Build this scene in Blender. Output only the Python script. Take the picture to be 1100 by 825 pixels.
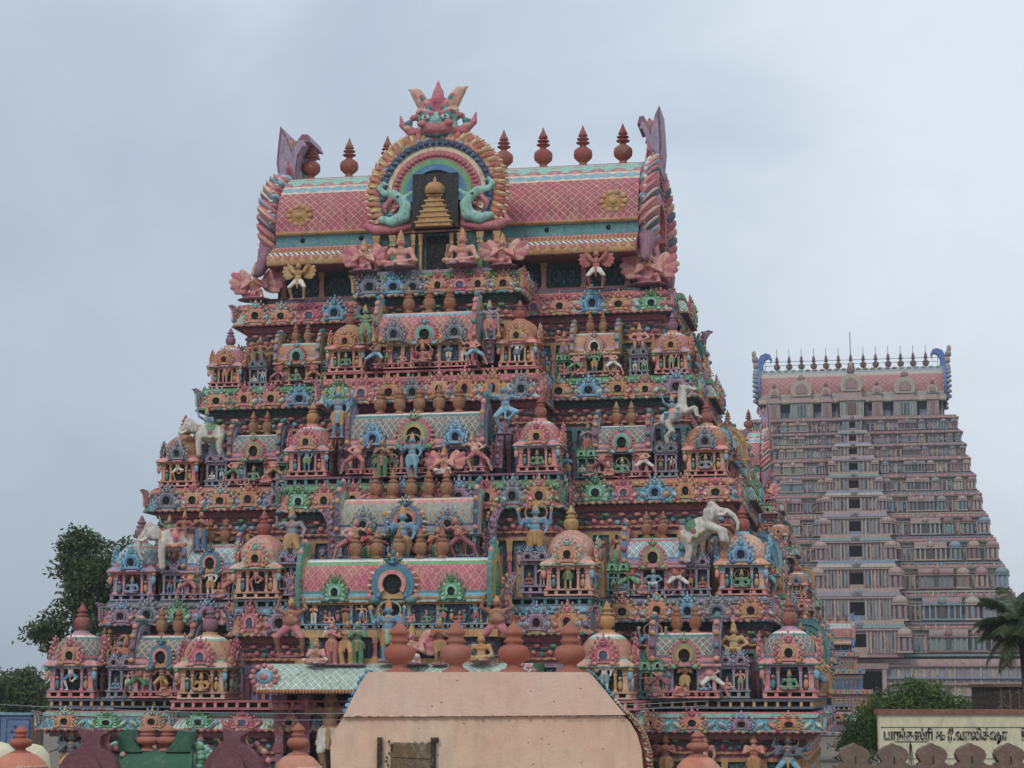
import bpy, math, random
import numpy as np
from mathutils import Matrix, Vector, noise
R = math.radians
random.seed(7)
for o in list(bpy.data.objects): bpy.data.objects.remove(o)
SC = bpy.context.scene
COL = SC.collection
# ---------------------------------------------------------------- camera, sky, sun, exposure
cam_d = bpy.data.cameras.new('camera'); cam = bpy.data.objects.new('camera', cam_d); COL.objects.link(cam)
cam.location = (0, 0, 8.0); cam.rotation_euler = (R(90 + 9.18), 0, 0)
cam_d.sensor_width = 36; cam_d.lens = 36 * 2053 / 1100; cam_d.clip_end = 9000; cam_d.clip_start = .5
SC.camera = cam
SC.view_settings.view_transform = 'Standard'; SC.view_settings.look = 'None'
SC.view_settings.exposure = 0.46; SC.view_settings.gamma = 1.0
W = bpy.data.worlds.new("World"); SC.world = W; W.use_nodes = True
def build_world():
    nt = W.node_tree; N = nt.nodes; L = nt.links; N.clear()
    out = N.new('ShaderNodeOutputWorld'); bg = N.new('ShaderNodeBackground')
    sky = N.new('ShaderNodeTexSky'); sky.sky_type = 'NISHITA'; sky.sun_disc = False
    sky.sun_elevation = R(38); sky.sun_rotation = R(-60); sky.dust_density = 3.0
    tc = N.new('ShaderNodeTexCoord'); sep = N.new('ShaderNodeSeparateXYZ'); L.new(tc.outputs['Generated'], sep.inputs[0])
    # overcast layer: grey blue below, paler toward the east (x) and with height, broken by soft cloud noise
    mp = N.new('ShaderNodeMapping'); mp.inputs['Scale'].default_value = (1.5, 1.5, 2.6); mp.inputs['Rotation'].default_value = (0, R(-20), 0)
    L.new(tc.outputs['Generated'], mp.inputs[0])
    nz = N.new('ShaderNodeTexNoise'); nz.inputs['Scale'].default_value = 3.2; nz.inputs['Detail'].default_value = 7; nz.inputs['Roughness'].default_value = .52
    nz.inputs['Distortion'].default_value = .35
    L.new(mp.outputs[0], nz.inputs['Vector'])
    def math_(op, a, b=None, c=None):
        m = N.new('ShaderNodeMath'); m.operation = op
        for i, v in enumerate((a, b, c)):
            if v is None: continue
            if isinstance(v, (int, float)): m.inputs[i].default_value = v
            else: L.new(v, m.inputs[i])
        return m.outputs[0]
    t = math_('MULTIPLY_ADD', sep.outputs['X'], 1.05, 0.42)
    t = math_('MULTIPLY_ADD', sep.outputs['Z'], .45, t)
    n2 = math_('MULTIPLY_ADD', nz.outputs['Fac'], 1.05, -.52)
    t = math_('ADD', t, n2)
    cr = N.new('ShaderNodeValToRGB'); e = cr.color_ramp.elements
    e[0].position = .1; e[0].color = (.325, .385, .465, 1)
    e[1].position = .95; e[1].color = (.60, .66, .72, 1)
    a = e.new(.42); a.color = (.395, .46, .545, 1)
    a = e.new(.68); a.color = (.505, .565, .635, 1)
    L.new(t, cr.inputs[0])
    sc_ = N.new('ShaderNodeVectorMath'); sc_.operation = 'SCALE'; sc_.inputs['Scale'].default_value = SKYK
    L.new(cr.outputs[0], sc_.inputs[0])
    mix = N.new('ShaderNodeMixRGB'); mix.inputs[0].default_value = .93
    L.new(sky.outputs[0], mix.inputs[1]); L.new(sc_.outputs[0], mix.inputs[2])
    L.new(mix.outputs[0], bg.inputs[0]); bg.inputs[1].default_value = .1
    L.new(bg.outputs[0], out.inputs[0])
SKYK = 9.6
build_world()
sd = bpy.data.lights.new('sun', 'SUN'); sun = bpy.data.objects.new('sun', sd); COL.objects.link(sun)
sd.energy = 0.9; sd.angle = R(14); sd.color = (1, .95, .88)
sun.rotation_euler = (R(48), 0, R(-28))
# ---------------------------------------------------------------- materials
def srgb(h):
    h = h.lstrip('#'); c = [int(h[i:i+2], 16) / 255 for i in (0, 2, 4)]
    return tuple(x / 12.92 if x <= .04045 else ((x + .055) / 1.055) ** 2.4 for x in c)
PAINT = dict(
    pink='c07672', rose='ac5660', salmon='c47f6e', peach='c2907c', maroon='7a3f48', plum='7e5464', lilac='94809a',
    blue='3f6f9c', sky='6fa0b4', navy='3a4a68', teal='457a7c', mint='80b0a0', green='5f9868', leaf='47784e', olive='74764a',
    ochre='b0864c', gold='a87a40', orange='b0664c', cream='ccb496', white='cfc8bd', grey='84848a', slate='55606e',
    brick='8a4436', fgterra='95503b', roofred='984a56', oldwhite='b9b1a6', potgold='8c5a34', terra='854134', dark='101316', soot='2a2b2e', night='2a3b4a', deep='2f4c4a', wine='8a4650',
    skinpink='bf8074', skinblue='5f86a0', skingreen='5a8668', skinbrown='8f5a42', skinred='9e4c44', cloth='c8c2b6')
import colorsys
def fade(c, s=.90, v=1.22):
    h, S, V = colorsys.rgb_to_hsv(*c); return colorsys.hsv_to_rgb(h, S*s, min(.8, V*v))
MATS = {}
def nodes(name):
    m = bpy.data.materials.new(name); m.use_nodes = True
    nt = m.node_tree; b = nt.nodes['Principled BSDF']
    return m, nt, nt.nodes, nt.links, b
def mk(N, L, op, a, b=None, c=None):
    m = N.new('ShaderNodeMath'); m.operation = op
    for i, v in enumerate((a, b, c)):
        if v is None: continue
        if isinstance(v, (int, float)): m.inputs[i].default_value = v
        else: L.new(v, m.inputs[i])
    return m.outputs[0]
def rgbmix(N, L, f, a, b, mode='MIX'):
    m = N.new('ShaderNodeMixRGB'); m.blend_type = mode
    for i, v in enumerate((f, a, b)):
        if isinstance(v, (int, float)): m.inputs[i].default_value = v
        elif isinstance(v, tuple): m.inputs[i].default_value = (*v, 1)
        else: L.new(v, m.inputs[i])
    return m.outputs[0]
def weather(N, L, b, col, amount=.5, bump=None, rough=.72, fine=22.0, bd=.012):
    """weathered lime-plaster paint: fading, run-off streaks, grime specks, bump"""
    g = N.new('ShaderNodeNewGeometry')
    n1 = N.new('ShaderNodeTexNoise'); n1.inputs['Scale'].default_value = 1.1; n1.inputs['Detail'].default_value = 5
    L.new(g.outputs['Position'], n1.inputs['Vector'])
    mp = N.new('ShaderNodeMapping'); mp.inputs['Scale'].default_value = (3.2, 3.2, .7); L.new(g.outputs['Position'], mp.inputs[0])
    n2 = N.new('ShaderNodeTexNoise'); n2.inputs['Scale'].default_value = 1.3; n2.inputs['Detail'].default_value = 6; n2.inputs['Roughness'].default_value = .65
    L.new(mp.outputs[0], n2.inputs['Vector'])
    n3 = N.new('ShaderNodeTexNoise'); n3.inputs['Scale'].default_value = fine; n3.inputs['Detail'].default_value = 4
    L.new(g.outputs['Position'], n3.inputs['Vector'])
    n4 = N.new('ShaderNodeTexNoise'); n4.inputs['Scale'].default_value = 5.0; n4.inputs['Detail'].default_value = 3
    L.new(g.outputs['Position'], n4.inputs['Vector'])
    hs = N.new('ShaderNodeHueSaturation'); L.new(col, hs.inputs['Color'])
    hh = .1*min(1, amount*2); L.new(mk(N, L, 'MULTIPLY_ADD', n1.outputs['Fac'], hh, .5-hh/2), hs.inputs['Hue'])
    vv = .7*min(1, amount*2); L.new(mk(N, L, 'MULTIPLY_ADD', n4.outputs['Fac'], vv, 1-vv/2), hs.inputs['Value'])
    L.new(mk(N, L, 'MULTIPLY_ADD', n1.outputs['Fac'], -.5, 1.22), hs.inputs['Saturation'])
    r = N.new('ShaderNodeMapRange'); r.inputs[1].default_value = .48; r.inputs[2].default_value = .72; r.inputs[3].default_value = 0; r.inputs[4].default_value = amount
    L.new(n2.outputs['Fac'], r.inputs[0])
    c = rgbmix(N, L, r.outputs[0], hs.outputs[0], (.085, .075, .068))
    r2 = N.new('ShaderNodeMapRange'); r2.inputs[1].default_value = .60; r2.inputs[2].default_value = .70; r2.inputs[3].default_value = 0; r2.inputs[4].default_value = .35 * amount * 2
    L.new(n3.outputs['Fac'], r2.inputs[0])
    c = rgbmix(N, L, r2.outputs[0], c, (.42, .39, .35))
    n5 = N.new('ShaderNodeTexNoise'); n5.inputs['Scale'].default_value = 7.5; n5.inputs['Detail'].default_value = 5; n5.inputs['Roughness'].default_value = .6
    mp5 = N.new('ShaderNodeMapping'); mp5.inputs['Location'].default_value = (31, 17, 5); L.new(g.outputs['Position'], mp5.inputs[0]); L.new(mp5.outputs[0], n5.inputs['Vector'])
    r3 = N.new('ShaderNodeMapRange'); r3.inputs[1].default_value = .53; r3.inputs[2].default_value = .66; r3.inputs[3].default_value = 0; r3.inputs[4].default_value = amount * .55
    L.new(n5.outputs['Fac'], r3.inputs[0]); c = rgbmix(N, L, r3.outputs[0], c, rgbmix(N, L, .72, hs.outputs[0], (.60, .56, .52)))
    L.new(c, b.inputs['Base Color']); b.inputs['Roughness'].default_value = rough
    b.inputs['Specular IOR Level'].default_value = .25
    bp = N.new('ShaderNodeBump'); bp.inputs['Strength'].default_value = .7; bp.inputs['Distance'].default_value = bd
    h = mk(N, L, 'MULTIPLY', n3.outputs['Fac'], 1.0)
    if bump is not None: h = mk(N, L, 'ADD', h, mk(N, L, 'MULTIPLY', bump, 2.5))
    L.new(h, bp.inputs['Height']); L.new(bp.outputs[0], b.inputs['Normal'])
def const(N, rgb):
    c = N.new('ShaderNodeRGB'); c.outputs[0].default_value = (*rgb, 1); return c.outputs[0]
FARS = ('pink', 'cream', 'rose', 'blue', 'teal', 'grey', 'ochre', 'lilac', 'brick', 'mint', 'navy', 'dark', 'dark2', 'wine')
AMT = dict(dark=.2, night=.2, soot=.2, vaultpink=.15, vaultlow=.2, fgterra=.15, vgreen=.14, domemaroon=.16, domeorange=.2, merlon=.25, wallcream=.3)
def paint(key):
    if key in MATS: return MATS[key]
    if '/' in key: return pattern(key)
    m, nt, N, L, b = nodes('painted plaster ' + key)
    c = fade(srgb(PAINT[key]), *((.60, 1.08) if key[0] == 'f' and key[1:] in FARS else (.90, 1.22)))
    weather(N, L, b, const(N, c), amount=AMT.get(key, .5))
    MATS[key] = m; return m
def pattern(key):
    """'lat/a/b[/size]' diagonal raised lattice, 'scale/a/b' fish scales, 'bead/a/b' row of rosettes, 'rope/a/b' twisted rope, 'ver/a/b' upright reeds (all from metre UVs)"""
    p = key.split('/'); kind, ca, cb = p[0], fade(srgb(PAINT[p[1]])), fade(srgb(PAINT[p[2]]))
    s = float(p[3]) if len(p) > 3 and kind != 'mix' else .3
    m, nt, N, L, b = nodes('plaster ' + ' '.join(p[:3]))
    uv = N.new('ShaderNodeUVMap'); sp = N.new('ShaderNodeSeparateXYZ'); L.new(uv.outputs[0], sp.inputs[0])
    u, v = sp.outputs[0], sp.outputs[1]
    def tri(x):  # 0 at cell centre, .5 at edge
        return mk(N, L, 'ABSOLUTE', mk(N, L, 'SUBTRACT', mk(N, L, 'FRACT', x), .5))
    def step(x, lo, hi):
        r = N.new('ShaderNodeMapRange'); r.inputs[1].default_value = lo; r.inputs[2].default_value = hi; L.new(x, r.inputs[0]); return r.outputs[0]
    if kind == 'lat':
        a = mk(N, L, 'MULTIPLY', mk(N, L, 'ADD', u, v), 1 / s); c = mk(N, L, 'MULTIPLY', mk(N, L, 'SUBTRACT', u, v), 1 / s)
        d = mk(N, L, 'MAXIMUM', tri(a), tri(c)); f = step(d, .34, .42)
        q = mk(N, L, 'MINIMUM', mk(N, L, 'SUBTRACT', .5, tri(a)), mk(N, L, 'SUBTRACT', .5, tri(c)))
        g = step(q, .30, .42)
        f2 = mk(N, L, 'MULTIPLY', g, .35); f = mk(N, L, 'MAXIMUM', f, f2)
    elif kind == 'scale':
        row = mk(N, L, 'DIVIDE', v, s * .6); odd = mk(N, L, 'MULTIPLY', mk(N, L, 'FLOOR', row), .5)
        x = tri(mk(N, L, 'ADD', mk(N, L, 'DIVIDE', u, s), odd)); y = mk(N, L, 'FRACT', row)
        d = mk(N, L, 'ADD', mk(N, L, 'MULTIPLY', x, x), mk(N, L, 'MULTIPLY', mk(N, L, 'MULTIPLY', y, y), .25)); f = step(d, .16, .24)
    elif kind == 'bead':
        x = tri(mk(N, L, 'DIVIDE', u, s)); y = tri(mk(N, L, 'DIVIDE', v, s))
        d = mk(N, L, 'SQRT', mk(N, L, 'ADD', mk(N, L, 'MULTIPLY', x, x), mk(N, L, 'MULTIPLY', y, y)))
        f = mk(N, L, 'SUBTRACT', 1.0, step(d, .30, .36)); f = mk(N, L, 'SUBTRACT', f, mk(N, L, 'MULTIPLY', mk(N, L, 'SUBTRACT', 1.0, step(d, .10, .15)), .7))
    elif kind == 'rope':
        f = step(tri(mk(N, L, 'DIVIDE', mk(N, L, 'ADD', u, mk(N, L, 'MULTIPLY', v, .7)), s)), .2, .3)
    elif kind == 'carve':   # dense scroll relief: rings round scattered bosses
        g = N.new('ShaderNodeTexCoord'); vo = N.new('ShaderNodeTexVoronoi'); vo.inputs['Scale'].default_value = 1/s; L.new(g.outputs['Object'], vo.inputs['Vector'])
        f = mk(N, L, 'MULTIPLY', step(tri(mk(N, L, 'MULTIPLY', vo.outputs['Distance'], 2.1)), .16, .34), .8)
    elif kind == 'mix':     # every boss or petal painted its own colour
        g = N.new('ShaderNodeNewGeometry'); cr = N.new('ShaderNodeValToRGB'); cr.color_ramp.interpolation = 'CONSTANT'; cs = p[1:]; E = cr.color_ramp.elements
        for i, c_ in enumerate(cs):
            e = E[i] if i < 2 else E.new(i/len(cs)); e.position = i/len(cs); e.color = (*fade(srgb(PAINT[c_])), 1)
        L.new(g.outputs['Random Per Island'], cr.inputs[0]); weather(N, L, b, cr.outputs[0]); MATS[key] = m; return m
    else:
        f = step(tri(mk(N, L, 'DIVIDE', u, s)), .2, .28)
    weather(N, L, b, rgbmix(N, L, f, ca, cb), amount=.5, bump=f, bd=.03)
    MATS[key] = m; return m
# ---------------------------------------------------------------- mesh builder
def ico(n):
    import bmesh
    bm = bmesh.new(); bmesh.ops.create_icosphere(bm, subdivisions=n, radius=1)
    r = [tuple(v.co) for v in bm.verts], [tuple(v.index for v in f.verts) for f in bm.faces]
    bm.free(); return r
ICO = {1: ico(1), 2: ico(2), 3: ico(3)}
class MB:
    def __init__(s): s.v = []; s.f = []; s.m = []; s.uv = []; s.sm = []; s.M = Matrix()
    def add(s, vs, fs, mat, uvs=None, smooth=False):
        b = len(s.v); M = s.M
        s.v += [tuple(M @ Vector(p)) for p in vs]
        for i, f in enumerate(fs):
            s.f.append([b + k for k in f]); s.m.append(mat if isinstance(mat, str) else mat[i]); s.sm.append(smooth)
            s.uv.append(uvs[i] if uvs else [(0, 0)] * len(f))
        return s
    def box(s, c, d, mat, top=1.0, topy=None, ry=0.0, rz=0.0):
        x, y, z = d[0] / 2, d[1] / 2, d[2] / 2; ty = top if topy is None else topy
        vs = [(-x, -y, -z), (x, -y, -z), (x, y, -z), (-x, y, -z), (-x*top, -y*ty, z), (x*top, -y*ty, z), (x*top, y*ty, z), (-x*top, y*ty, z)]
        if ry or rz:
            Q = Matrix.Rotation(rz, 3, 'Z') @ Matrix.Rotation(ry, 3, 'Y'); vs = [tuple(Q @ Vector(p)) for p in vs]
        vs = [(p[0]+c[0], p[1]+c[1], p[2]+c[2]) for p in vs]
        U = [(0, 0), (2*x, 0), (2*x, 2*z), (0, 2*z)]; V = [(0, 0), (2*y, 0), (2*y, 2*z), (0, 2*z)]; T = [(0, 0), (2*x, 0), (2*x, 2*y), (0, 2*y)]
        return s.add(vs, [(3, 2, 1, 0), (4, 5, 6, 7), (0, 1, 5, 4), (1, 2, 6, 5), (2, 3, 7, 6), (3, 0, 4, 7)], mat, [T, T, U, V, U, V])
    def bar(s, x0, x1, y0, y1, z0, z1, mat, **k):
        return s.box(((x0+x1)/2, (y0+y1)/2, (z0+z1)/2), (abs(x1-x0), abs(y1-y0), abs(z1-z0)), mat, **k)
    def ball(s, c, r, mat, n=1, rot=None):
        if isinstance(r, (int, float)): r = (r, r, r)
        vs, fs = ICO[n]
        Q = Matrix.Rotation(rot[1], 3, rot[0]) if rot else None
        o = []
        for p in vs:
            q = Vector((p[0]*r[0], p[1]*r[1], p[2]*r[2]))
            if Q: q = Q @ q
            o.append((q.x+c[0], q.y+c[1], q.z+c[2]))
        return s.add(o, fs, mat, smooth=True)
    def lathe(s, prof, mat, c=(0, 0, 0), n=12, sx=1, sy=1, rot=0.0, ribs=0, ribd=.0, smooth=True):
        """prof [(r,z[,mat])]: the material of a point is used for the band above it"""
        vs = []; fs = []; ms = []; uvs = []; L = 0; Ls = []
        for i, p in enumerate(prof):
            if i: L += math.hypot(p[0]-prof[i-1][0], p[1]-prof[i-1][1])
            Ls.append(L)
            for k in range(n):
                a = rot + 2*math.pi*k/n; r = p[0]
                if ribs: r *= 1 + ribd*math.cos(ribs*a)
                vs.append((c[0]+r*sx*math.cos(a), c[1]+r*sy*math.sin(a), c[2]+p[1]))
        rm = max(p[0] for p in prof); per = 2*math.pi*rm*(sx+sy)/2
        for i in range(len(prof)-1):
            m = prof[i][2] if len(prof[i]) > 2 else mat
            for k in range(n):
                k2 = (k+1) % n
                fs.append((i*n+k, i*n+k2, (i+1)*n+k2, (i+1)*n+k)); ms.append(m)
                uvs.append([(per*k/n, Ls[i]), (per*(k+1)/n, Ls[i]), (per*(k+1)/n, Ls[i+1]), (per*k/n, Ls[i+1])])
        s.add(vs, fs, ms, uvs, smooth)
        if prof[-1][0] > .01: s.add(vs[-n:], [tuple(range(n))], mat)
        if prof[0][0] > .01: s.add(vs[:n], [tuple(range(n-1, -1, -1))], mat)
        return s
    def tube(s, pts, rad, mat, n=6, sy=1.0):
        P = [Vector(p) for p in pts]; vs = []; fs = []
        for i, p in enumerate(P):
            t = (P[min(i+1, len(P)-1)] - P[max(i-1, 0)]).normalized()
            up = Vector((0, 1, 0)) if abs(t.y) < .9 else Vector((0, 0, 1))
            a = t.cross(up).normalized(); b = a.cross(t)
            r = rad[i] if isinstance(rad, (list, tuple)) else rad
            for k in range(n):
                q = p + a*(r*math.cos(2*math.pi*k/n)) + b*(r*sy*math.sin(2*math.pi*k/n)); vs.append(tuple(q))
        for i in range(len(P)-1):
            for k in range(n):
                k2 = (k+1) % n; fs.append((i*n+k, i*n+k2, (i+1)*n+k2, (i+1)*n+k))
        fs.append(tuple(range(n-1, -1, -1))); fs.append(tuple((len(P)-1)*n+k for k in range(n)))
        return s.add(vs, fs, mat, smooth=True)
    def plate(s, out, y0, y1, mat, side=None, axis='y'):
        """extrude an x-z outline between y0 and y1"""
        n = len(out); vs = [(x, y0, z) for x, z in out] + [(x, y1, z) for x, z in out]
        if axis == 'x': vs = [(-y, x, z) for x, y, z in vs]
        fs = [tuple(range(n)), tuple(range(2*n-1, n-1, -1))] + [(i, i+n, (i+1) % n+n, (i+1) % n) for i in range(n)]
        uv0 = [(x, z) for x, z in out]
        return s.add(vs, fs, [mat, mat] + [side or mat]*n, [uv0, uv0[::-1]] + [[(0, 0)]*4]*n)
    def sweep(s, plan, prof, mat='a', closed=True):
        """prof [(out,z,mat)] swept along plan (outward = right-hand side for counter-clockwise plans)"""
        n = len(plan); P = [Vector((p[0], p[1])) for p in plan]; offs = []
        for i in range(n):
            def nrm(a, b): t = (b-a).normalized(); return Vector((t.y, -t.x))
            if closed or 0 < i < n-1:
                n1 = nrm(P[i-1], P[i]); n2 = nrm(P[i], P[(i+1) % n]); d = (n1+n2) / max(.2, 1+n1.dot(n2))
            elif i == 0: d = nrm(P[0], P[1])
            else: d = nrm(P[-2], P[-1])
            offs.append(d)
        m = n if closed else n-1; U = [0]
        for i in range(m): U.append(U[-1] + (P[(i+1) % n]-P[i]).length)
        V = [0]
        for a, b in zip(prof, prof[1:]): V.append(V[-1] + math.hypot(b[0]-a[0], b[1]-a[1]))
        vs = []
        for p in prof:
            for i in range(n): q = P[i] + offs[i]*p[0]; vs.append((q.x, q.y, p[1]))
        fs = []; ms = []; uv = []
        for j in range(len(prof)-1):
            for i in range(m):
                i2 = (i+1) % n; fs.append((j*n+i, j*n+i2, (j+1)*n+i2, (j+1)*n+i))
                ms.append(prof[j][2] if len(prof[j]) > 2 else mat)
                uv.append([(U[i], V[j]), (U[i+1], V[j]), (U[i+1], V[j+1]), (U[i], V[j+1])])
        return s.add(vs, fs, ms, uv)
    def vault(s, prof, x0, x1, capmat, seg=1):
        """prof [(y,z,mat)] front to back, extruded along x, capped"""
        n = len(prof); V = [0]
        for a, b in zip(prof, prof[1:]): V.append(V[-1] + math.hypot(b[0]-a[0], b[1]-a[1]))
        vs = [(x, p[0], p[1]) for x in (x0, x1) for p in prof]
        fs = []; ms = []; uv = []
        for j in range(n-1):
            fs.append((j, n+j, n+j+1, j+1)); ms.append(prof[j][2])
            uv.append([(x0, V[j]), (x1, V[j]), (x1, V[j+1]), (x0, V[j+1])])
        s.add(vs, fs, ms, uv, smooth=True)
        s.add(vs, [tuple(range(n)), tuple(range(2*n-1, n-1, -1))], capmat, [[(p[0], p[1]) for p in prof], [(p[0], p[1]) for p in prof][::-1]])
        return s
    def mesh(s, name):
        me = bpy.data.meshes.new(name); me.from_pydata(s.v, [], s.f)
        keys = sorted(set(s.m)); idx = {k: i for i, k in enumerate(keys)}
        for k in keys: me.materials.append(paint(SLOT.get(k, k)))
        me.polygons.foreach_set('material_index', [idx[k] for k in s.m])
        me.polygons.foreach_set('use_smooth', s.sm)
        if any(p[0] != (0, 0) or p[1] != (0, 0) for p in s.uv):
            ul = me.uv_layers.new(name='UVMap'); ul.data.foreach_set('uv', [c for f in s.uv for p in f for c in p])
        me['slots'] = keys; me.validate(); return me
SLOT = dict(a='pink', b='ochre', c='teal', d='rose', k='dark', r='lat/pink/white', s='skinpink', t='gold', e='white', h='carve/night/slate/.35', w='carve/night/teal/.4')
def put(name, me, parent=None, loc=(0, 0, 0), rz=0.0, sc=1.0, pal=None, M=None):
    if isinstance(me, MB): me = me.mesh(name)
    o = bpy.data.objects.new(name, me); COL.objects.link(o)
    if parent is not None: o.parent = parent
    if M is not None: o.matrix_local = M
    else:
        o.location = loc; o.rotation_euler = (0, 0, rz); o.scale = (sc,)*3 if isinstance(sc, (int, float)) else sc
    if pal:
        ks = list(me['slots'])
        for i, k in enumerate(ks):
            if k in pal:
                o.material_slots[i].link = 'OBJECT'; o.material_slots[i].material = paint(pal[k])
    return o
LABELS = {}
def tag(o, label, cat, group=None):
    if label in LABELS and not group: print('DUP LABEL', label)
    LABELS[label] = 1
    if len(label.replace(',', '').split()) > 16: print('LONG', label)
    o['label'] = label; o['category'] = cat
    if group: o['group'] = group
    return o
def empty(name, loc=(0, 0, 0), rz=0.0, sc=1.0, parent=None):
    o = bpy.data.objects.new(name, None); COL.objects.link(o); o.location = loc; o.rotation_euler = (0, 0, rz)
    o.scale = (sc,)*3 if isinstance(sc, (int, float)) else sc
    if parent: o.parent = parent
    return o
# ---------------------------------------------------------------- sculpted figures: one continuous skin each, grown from joints and masses
class SC_:
    def __init__(s): s.p = []
    def c(s, a, ra, b, rb, m): s.p.append(('c', np.array(a, float), ra, np.array(b, float), rb, m)); return s
    def chain(s, pts, rs, m):
        for i in range(len(pts)-1): s.c(pts[i], rs[i], pts[i+1], rs[i+1], m)
        return s
    def e(s, c, r, m, rot=None): s.p.append(('e', np.array(c, float), np.array(r, float), rot, m)); return s
    def moved(s, M):
        o = SC_()
        R3 = np.array(M.to_3x3()); t = np.array(M.translation); k = M.to_scale()[0]
        for p in s.p:
            if p[0] == 'c': o.p.append(('c', R3 @ p[1] + t, p[2]*k, R3 @ p[3] + t, p[4]*k, p[5]))
            else: o.p.append(('e', R3 @ p[1] + t, p[2]*k, (R3/k) @ (p[3] if p[3] is not None else np.eye(3)), p[4]))
        return o
    def build(s, name, vox=.03, smooth=2):
        mb = MB()
        for p in s.p:
            if p[0] == 'c':
                a, b = p[1], p[3]; d = b-a; L = np.linalg.norm(d)
                if L < 1e-4: mb.ball(a, p[2], 'a', 2); continue
                d = d/L; up = np.array([0, 0, 1.]) if abs(d[2]) < .9 else np.array([1., 0, 0])
                x = np.cross(up, d); x /= np.linalg.norm(x); y = np.cross(d, x); n = 10; vs = []; fs = []
                rings = []
                for t in (-80, -50, -20): rings.append((a + d*p[2]*math.sin(R(t)), p[2]*math.cos(R(t))))
                for t in (20, 50, 80): rings.append((b + d*p[4]*math.sin(R(t)), p[4]*math.cos(R(t))))
                for q, r in rings:
                    for k in range(n):
                        w = 2*math.pi*k/n; vs.append(tuple(q + x*r*math.cos(w) + y*r*math.sin(w)))
                for i in range(5):
                    for k in range(n): fs.append((i*n+k, i*n+(k+1) % n, (i+1)*n+(k+1) % n, (i+1)*n+k))
                fs.append(tuple(range(n-1, -1, -1))); fs.append(tuple(5*n+k for k in range(n)))
                mb.add(vs, fs, 'a')
            else:
                vs, fs = ICO[2]; Q = p[3] if p[3] is not None else np.eye(3)
                mb.add([tuple(Q @ (np.array(v)*p[2]) + p[1]) for v in vs], fs, 'a')
        me = mb.mesh(name); o = bpy.data.objects.new(name, me); COL.objects.link(o)
        m = o.modifiers.new('r', 'REMESH'); m.mode = 'VOXEL'; m.voxel_size = vox; m.use_smooth_shade = True
        if smooth: q = o.modifiers.new('s', 'SMOOTH'); q.iterations = smooth; q.factor = .4
        dg = bpy.context.evaluated_depsgraph_get(); out = bpy.data.meshes.new_from_object(o.evaluated_get(dg))
        bpy.data.objects.remove(o); bpy.data.meshes.remove(me); out.name = name
        nf = len(out.polygons); cen = np.empty(nf*3, np.float32); out.polygons.foreach_get('center', cen); cen = cen.reshape(-1, 3).astype(float)
        best = np.full(nf, 1e9); lab = np.zeros(nf, int); keys = sorted(set(p[-1] for p in s.p))
        for p in s.p:
            if p[0] == 'c':
                a, b = p[1], p[3]; d = b-a; L2 = max(d @ d, 1e-9); t = np.clip(((cen-a) @ d)/L2, 0, 1)
                dist = np.linalg.norm(cen-(a+t[:, None]*d), axis=1) - (p[2]+(p[4]-p[2])*t)
            else:
                Q = p[3] if p[3] is not None else np.eye(3)
                l = (cen-p[1]) @ Q; k = np.linalg.norm(l/p[2], axis=1); dist = (k-1)*np.linalg.norm(l, axis=1)/np.maximum(k, 1e-6)
            w = dist < best; best[w] = dist[w]; lab[w] = keys.index(p[-1])
        out.materials.clear()
        for k in keys: out.materials.append(paint(SLOT.get(k, k)))
        out.polygons.foreach_set('material_index', lab.astype(np.int32)); out.polygons.foreach_set('use_smooth', np.ones(nf, bool))
        out['slots'] = keys; return out
def rot3(ax, deg): return np.array(Matrix.Rotation(R(deg), 3, ax))
def hand(f, e, h, s='s'):
    e = np.array(e, float); h = np.array(h, float); d = h-e; d /= max(1e-6, np.linalg.norm(d))
    x = np.cross(d, [0, 1, 0]); n = np.linalg.norm(x); x = x/n if n > .2 else np.array([1., 0, 0])
    p = h + d*.05; f.c(h, .036, p, .040, s)
    for k, (o, l) in enumerate(((-.036, .055), (-.012, .07), (.012, .066), (.034, .05))):
        q = p + x*o; f.chain([q, q + d*l*.6 + x*o*.2, q + d*l + np.array([0, -.012, 0])], [.014, .013, .011], s)
    f.chain([h, h + x*.045 + d*.03, h + x*.055 + d*.065], [.016, .015, .012], s)
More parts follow.
